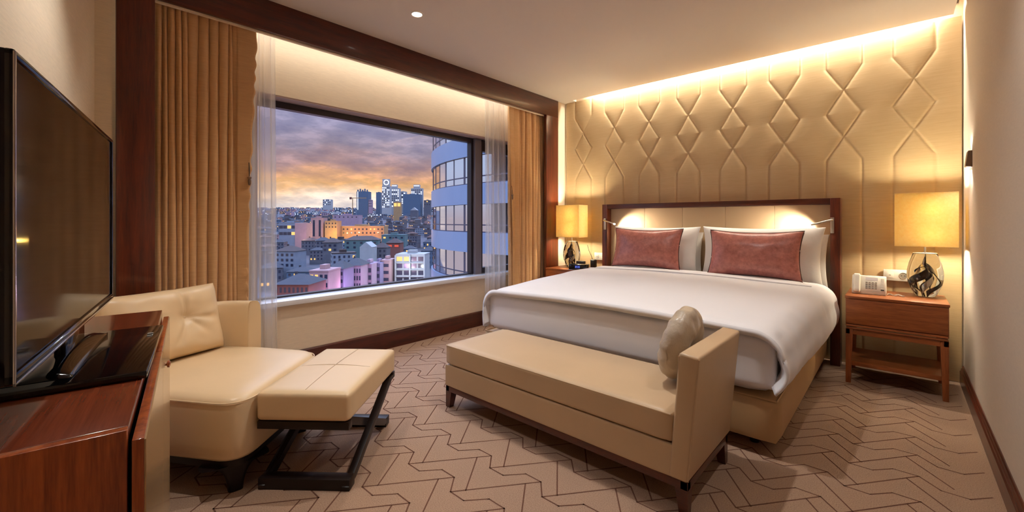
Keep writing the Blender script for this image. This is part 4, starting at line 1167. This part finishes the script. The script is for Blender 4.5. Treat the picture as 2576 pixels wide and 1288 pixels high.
for k in range(-3, 4):
    z0 = -1.0 + 3.25 * k + 1.36; z1 = z0 + 1.89
    m = MB()
    st = (A1 - A0) / NP
    for q in range(NP + 1):
        a = A0 + st * q; w = .05 if q % 2 else .09
        xf = Matrix.Translation(ang(a, TR - .16, 0)) @ Matrix.Rotation(a, 4, 'Z')
        m.box(-.06, .035, -w, w, z0, z1, xf=xf)
    for q in range(NP):
        a = A0 + st * (q + .5); xf = Matrix.Translation(ang(a, TR - .16, 0)) @ Matrix.Rotation(a, 4, 'Z'); h = TR * st / 2
        m.box(-.05, .025, -h, h, z0 + .46, z0 + .54, xf=xf); m.box(-.05, .025, -h, h, z0, z0 + .07, xf=xf)
    fr = obj('window_band', m, simple('tower_mullion', rgb(52, 50, 72), .5), t, local=True, smooth=0, weld=False)
    for q in range(NP):
        a = A0 + st * (q + .5)
        if not (math.radians(186) < a < math.radians(232)): continue
        m = MB(); xf = Matrix.Translation(ang(a, TR - .17, 0)) @ Matrix.Rotation(a, 4, 'Z'); h = TR * st / 2 - .02
        m.box(-.012, .012, -h, h, z0 + .02, z1 - .02, xf=xf); obj('pane', m, TGL, fr, local=True, smooth=0)
m = MB()
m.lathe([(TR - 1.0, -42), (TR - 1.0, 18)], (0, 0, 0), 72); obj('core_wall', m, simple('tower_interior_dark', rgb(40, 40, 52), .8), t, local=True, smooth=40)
# ------------------------------------------------------------------ lights
def area(name, loc, sx, sy, energy, col, target=None, spread=PI):
    l = bpy.data.lights.new(name, 'AREA'); l.shape = 'RECTANGLE'; l.size = sx; l.size_y = sy; l.energy = energy; l.color = col; l.spread = spread
    o = bpy.data.objects.new(name, l); COL.objects.link(o); o.location = loc
    d = Vector(target) - Vector(loc) if target else Vector((0, 0, -1))
    o.rotation_euler = d.to_track_quat('-Z', 'Y').to_euler()
    return o
def spot(name, loc, energy, col, size=95, blend=.6, soft=.04, target=None):
    l = bpy.data.lights.new(name, 'SPOT'); l.energy = energy; l.color = col; l.spot_size = math.radians(size); l.spot_blend = blend; l.shadow_soft_size = soft
    o = bpy.data.objects.new(name, l); COL.objects.link(o); o.location = loc
    d = Vector(target) - Vector(loc) if target else Vector((0, 0, -1))
    o.rotation_euler = d.to_track_quat('-Z', 'Y').to_euler()
    return o
WARM = (1, .80, .55)
c = area('cove_light', (-1.25, 4.345, 2.70), 2.9, .04, 62, (1, .92, .76)); c.rotation_euler = (0, 0, 0)
c = area('curtain_pocket_light', (-3.27, 2.2, 2.57), .04, 3.2, 9, (1, .93, .82)); c.rotation_euler = (0, 0, 0)
NEUT = (1, .965, .91)
for (x, y, e) in ((-2.513, 1.769, 48), (-1.25, 1.9, 76), (-.15, 2.0, 32), (-1.95, .34, 56), (-.8, .45, 9)):
    spot('downlight_beam', (x, y, CEIL - .02), e, NEUT, 120 if y > 1 else 96, .9, .022)
spot('sconce_down', (XR - .014, 3.93, 1.478), 6, (1, .90, .72), 120, .8, .01)
spot('sconce_up', (XR - .012, 3.93, 1.594), 4, (1, .90, .72), 120, .8, .01, (XR - .012, 3.93, 2.5))
l = bpy.data.lights.new('window_portal', 'AREA'); l.shape = 'RECTANGLE'; l.size = 3.1; l.size_y = 1.6; l.cycles.is_portal = True
o = bpy.data.objects.new('window_portal', l); COL.objects.link(o); o.location = (XW - .21, 2.5, 1.3); o.rotation_euler = Vector((1, 0, 0)).to_track_quat('-Z', 'Y').to_euler()

# ------------------------------------------------------------------ sky
def sky():
    w = bpy.data.worlds.new('dusk_sky'); sc.world = w; w.use_nodes = True
    nt = w.node_tree; N = nt.nodes; L = nt.links; bg = N['Background']
    tc = N.new('ShaderNodeTexCoord'); sp = N.new('ShaderNodeSeparateXYZ'); L.new(tc.outputs['Generated'], sp.inputs[0])
    # elevation, warped by drifting cloud bands
    mp = N.new('ShaderNodeMapping'); mp.inputs['Scale'].default_value = (3.4, 3.4, 11.5); mp.inputs['Rotation'].default_value = (math.radians(-14), math.radians(7), 0)
    L.new(tc.outputs['Generated'], mp.inputs['Vector'])
    n1 = noise_node(nt, mp.outputs[0], 1.6, 6, .58)
    n2 = noise_node(nt, mp.outputs[0], 3.6, 6, .6)
    a = N.new('ShaderNodeMath'); a.operation = 'MULTIPLY_ADD'; a.inputs[1].default_value = .10; a.inputs[2].default_value = -.05; L.new(n1, a.inputs[0])
    b = N.new('ShaderNodeMath'); b.operation = 'ADD'; L.new(sp.outputs['Z'], b.inputs[0]); L.new(a.outputs[0], b.inputs[1])
    west = ramp(nt, b.outputs[0], [(0.0, rgb(255, 236, 222)), (.035, rgb(255, 236, 220)), (.055, rgb(253, 216, 180)), (.08, rgb(250, 190, 128)), (.10, rgb(236, 178, 136)), (.125, rgb(186, 150, 146)), (.16, rgb(160, 146, 160)), (.22, rgb(158, 154, 182)), (.29, rgb(184, 188, 214)), (.40, rgb(190, 202, 232)), (.8, rgb(200, 216, 245))])
    east = ramp(nt, sp.outputs['Z'], [(0.0, rgb(222, 200, 196)), (.04, rgb(226, 220, 226)), (.12, rgb(224, 232, 248)), (.4, rgb(190, 210, 245)), (1, rgb(150, 180, 235))])
    # bright streaks and grey cloud bodies
    st = ramp(nt, n2, [(.36, (.78, .80, .88, 1)), (.50, (1.0, 1.0, 1.0, 1)), (.64, (1.45, 1.36, 1.28, 1))])
    mu = N.new('ShaderNodeMix'); mu.data_type = 'RGBA'; mu.blend_type = 'MULTIPLY'; mu.inputs['Factor'].default_value = 1
    L.new(west, mu.inputs[6]); L.new(st, mu.inputs[7])
    mr = N.new('ShaderNodeMapRange'); mr.inputs['From Min'].default_value = -.2; mr.inputs['From Max'].default_value = .35
    neg = N.new('ShaderNodeMath'); neg.operation = 'MULTIPLY'; neg.inputs[1].default_value = -1; L.new(sp.outputs['X'], neg.inputs[0]); L.new(neg.outputs[0], mr.inputs['Value'])
    my = N.new('ShaderNodeMapRange'); my.inputs['From Min'].default_value = -.15; my.inputs['From Max'].default_value = .2; L.new(sp.outputs['Y'], my.inputs['Value'])
    mm = N.new('ShaderNodeMath'); mm.operation = 'MULTIPLY'; L.new(mr.outputs[0], mm.inputs[0]); L.new(my.outputs[0], mm.inputs[1])
    mx = N.new('ShaderNodeMix'); mx.data_type = 'RGBA'; L.new(mm.outputs[0], mx.inputs['Factor']); L.new(east, mx.inputs[6]); L.new(mu.outputs[2], mx.inputs[7])
    L.new(mx.outputs[2], bg.inputs['Color']); up = N.new('ShaderNodeMapRange'); up.inputs['From Min'].default_value = .32; up.inputs['From Max'].default_value = .75; up.inputs['To Min'].default_value = 1.0; up.inputs['To Max'].default_value = 7.0
    L.new(sp.outputs['Z'], up.inputs['Value']); L.new(up.outputs[0], bg.inputs['Strength'])
sky()
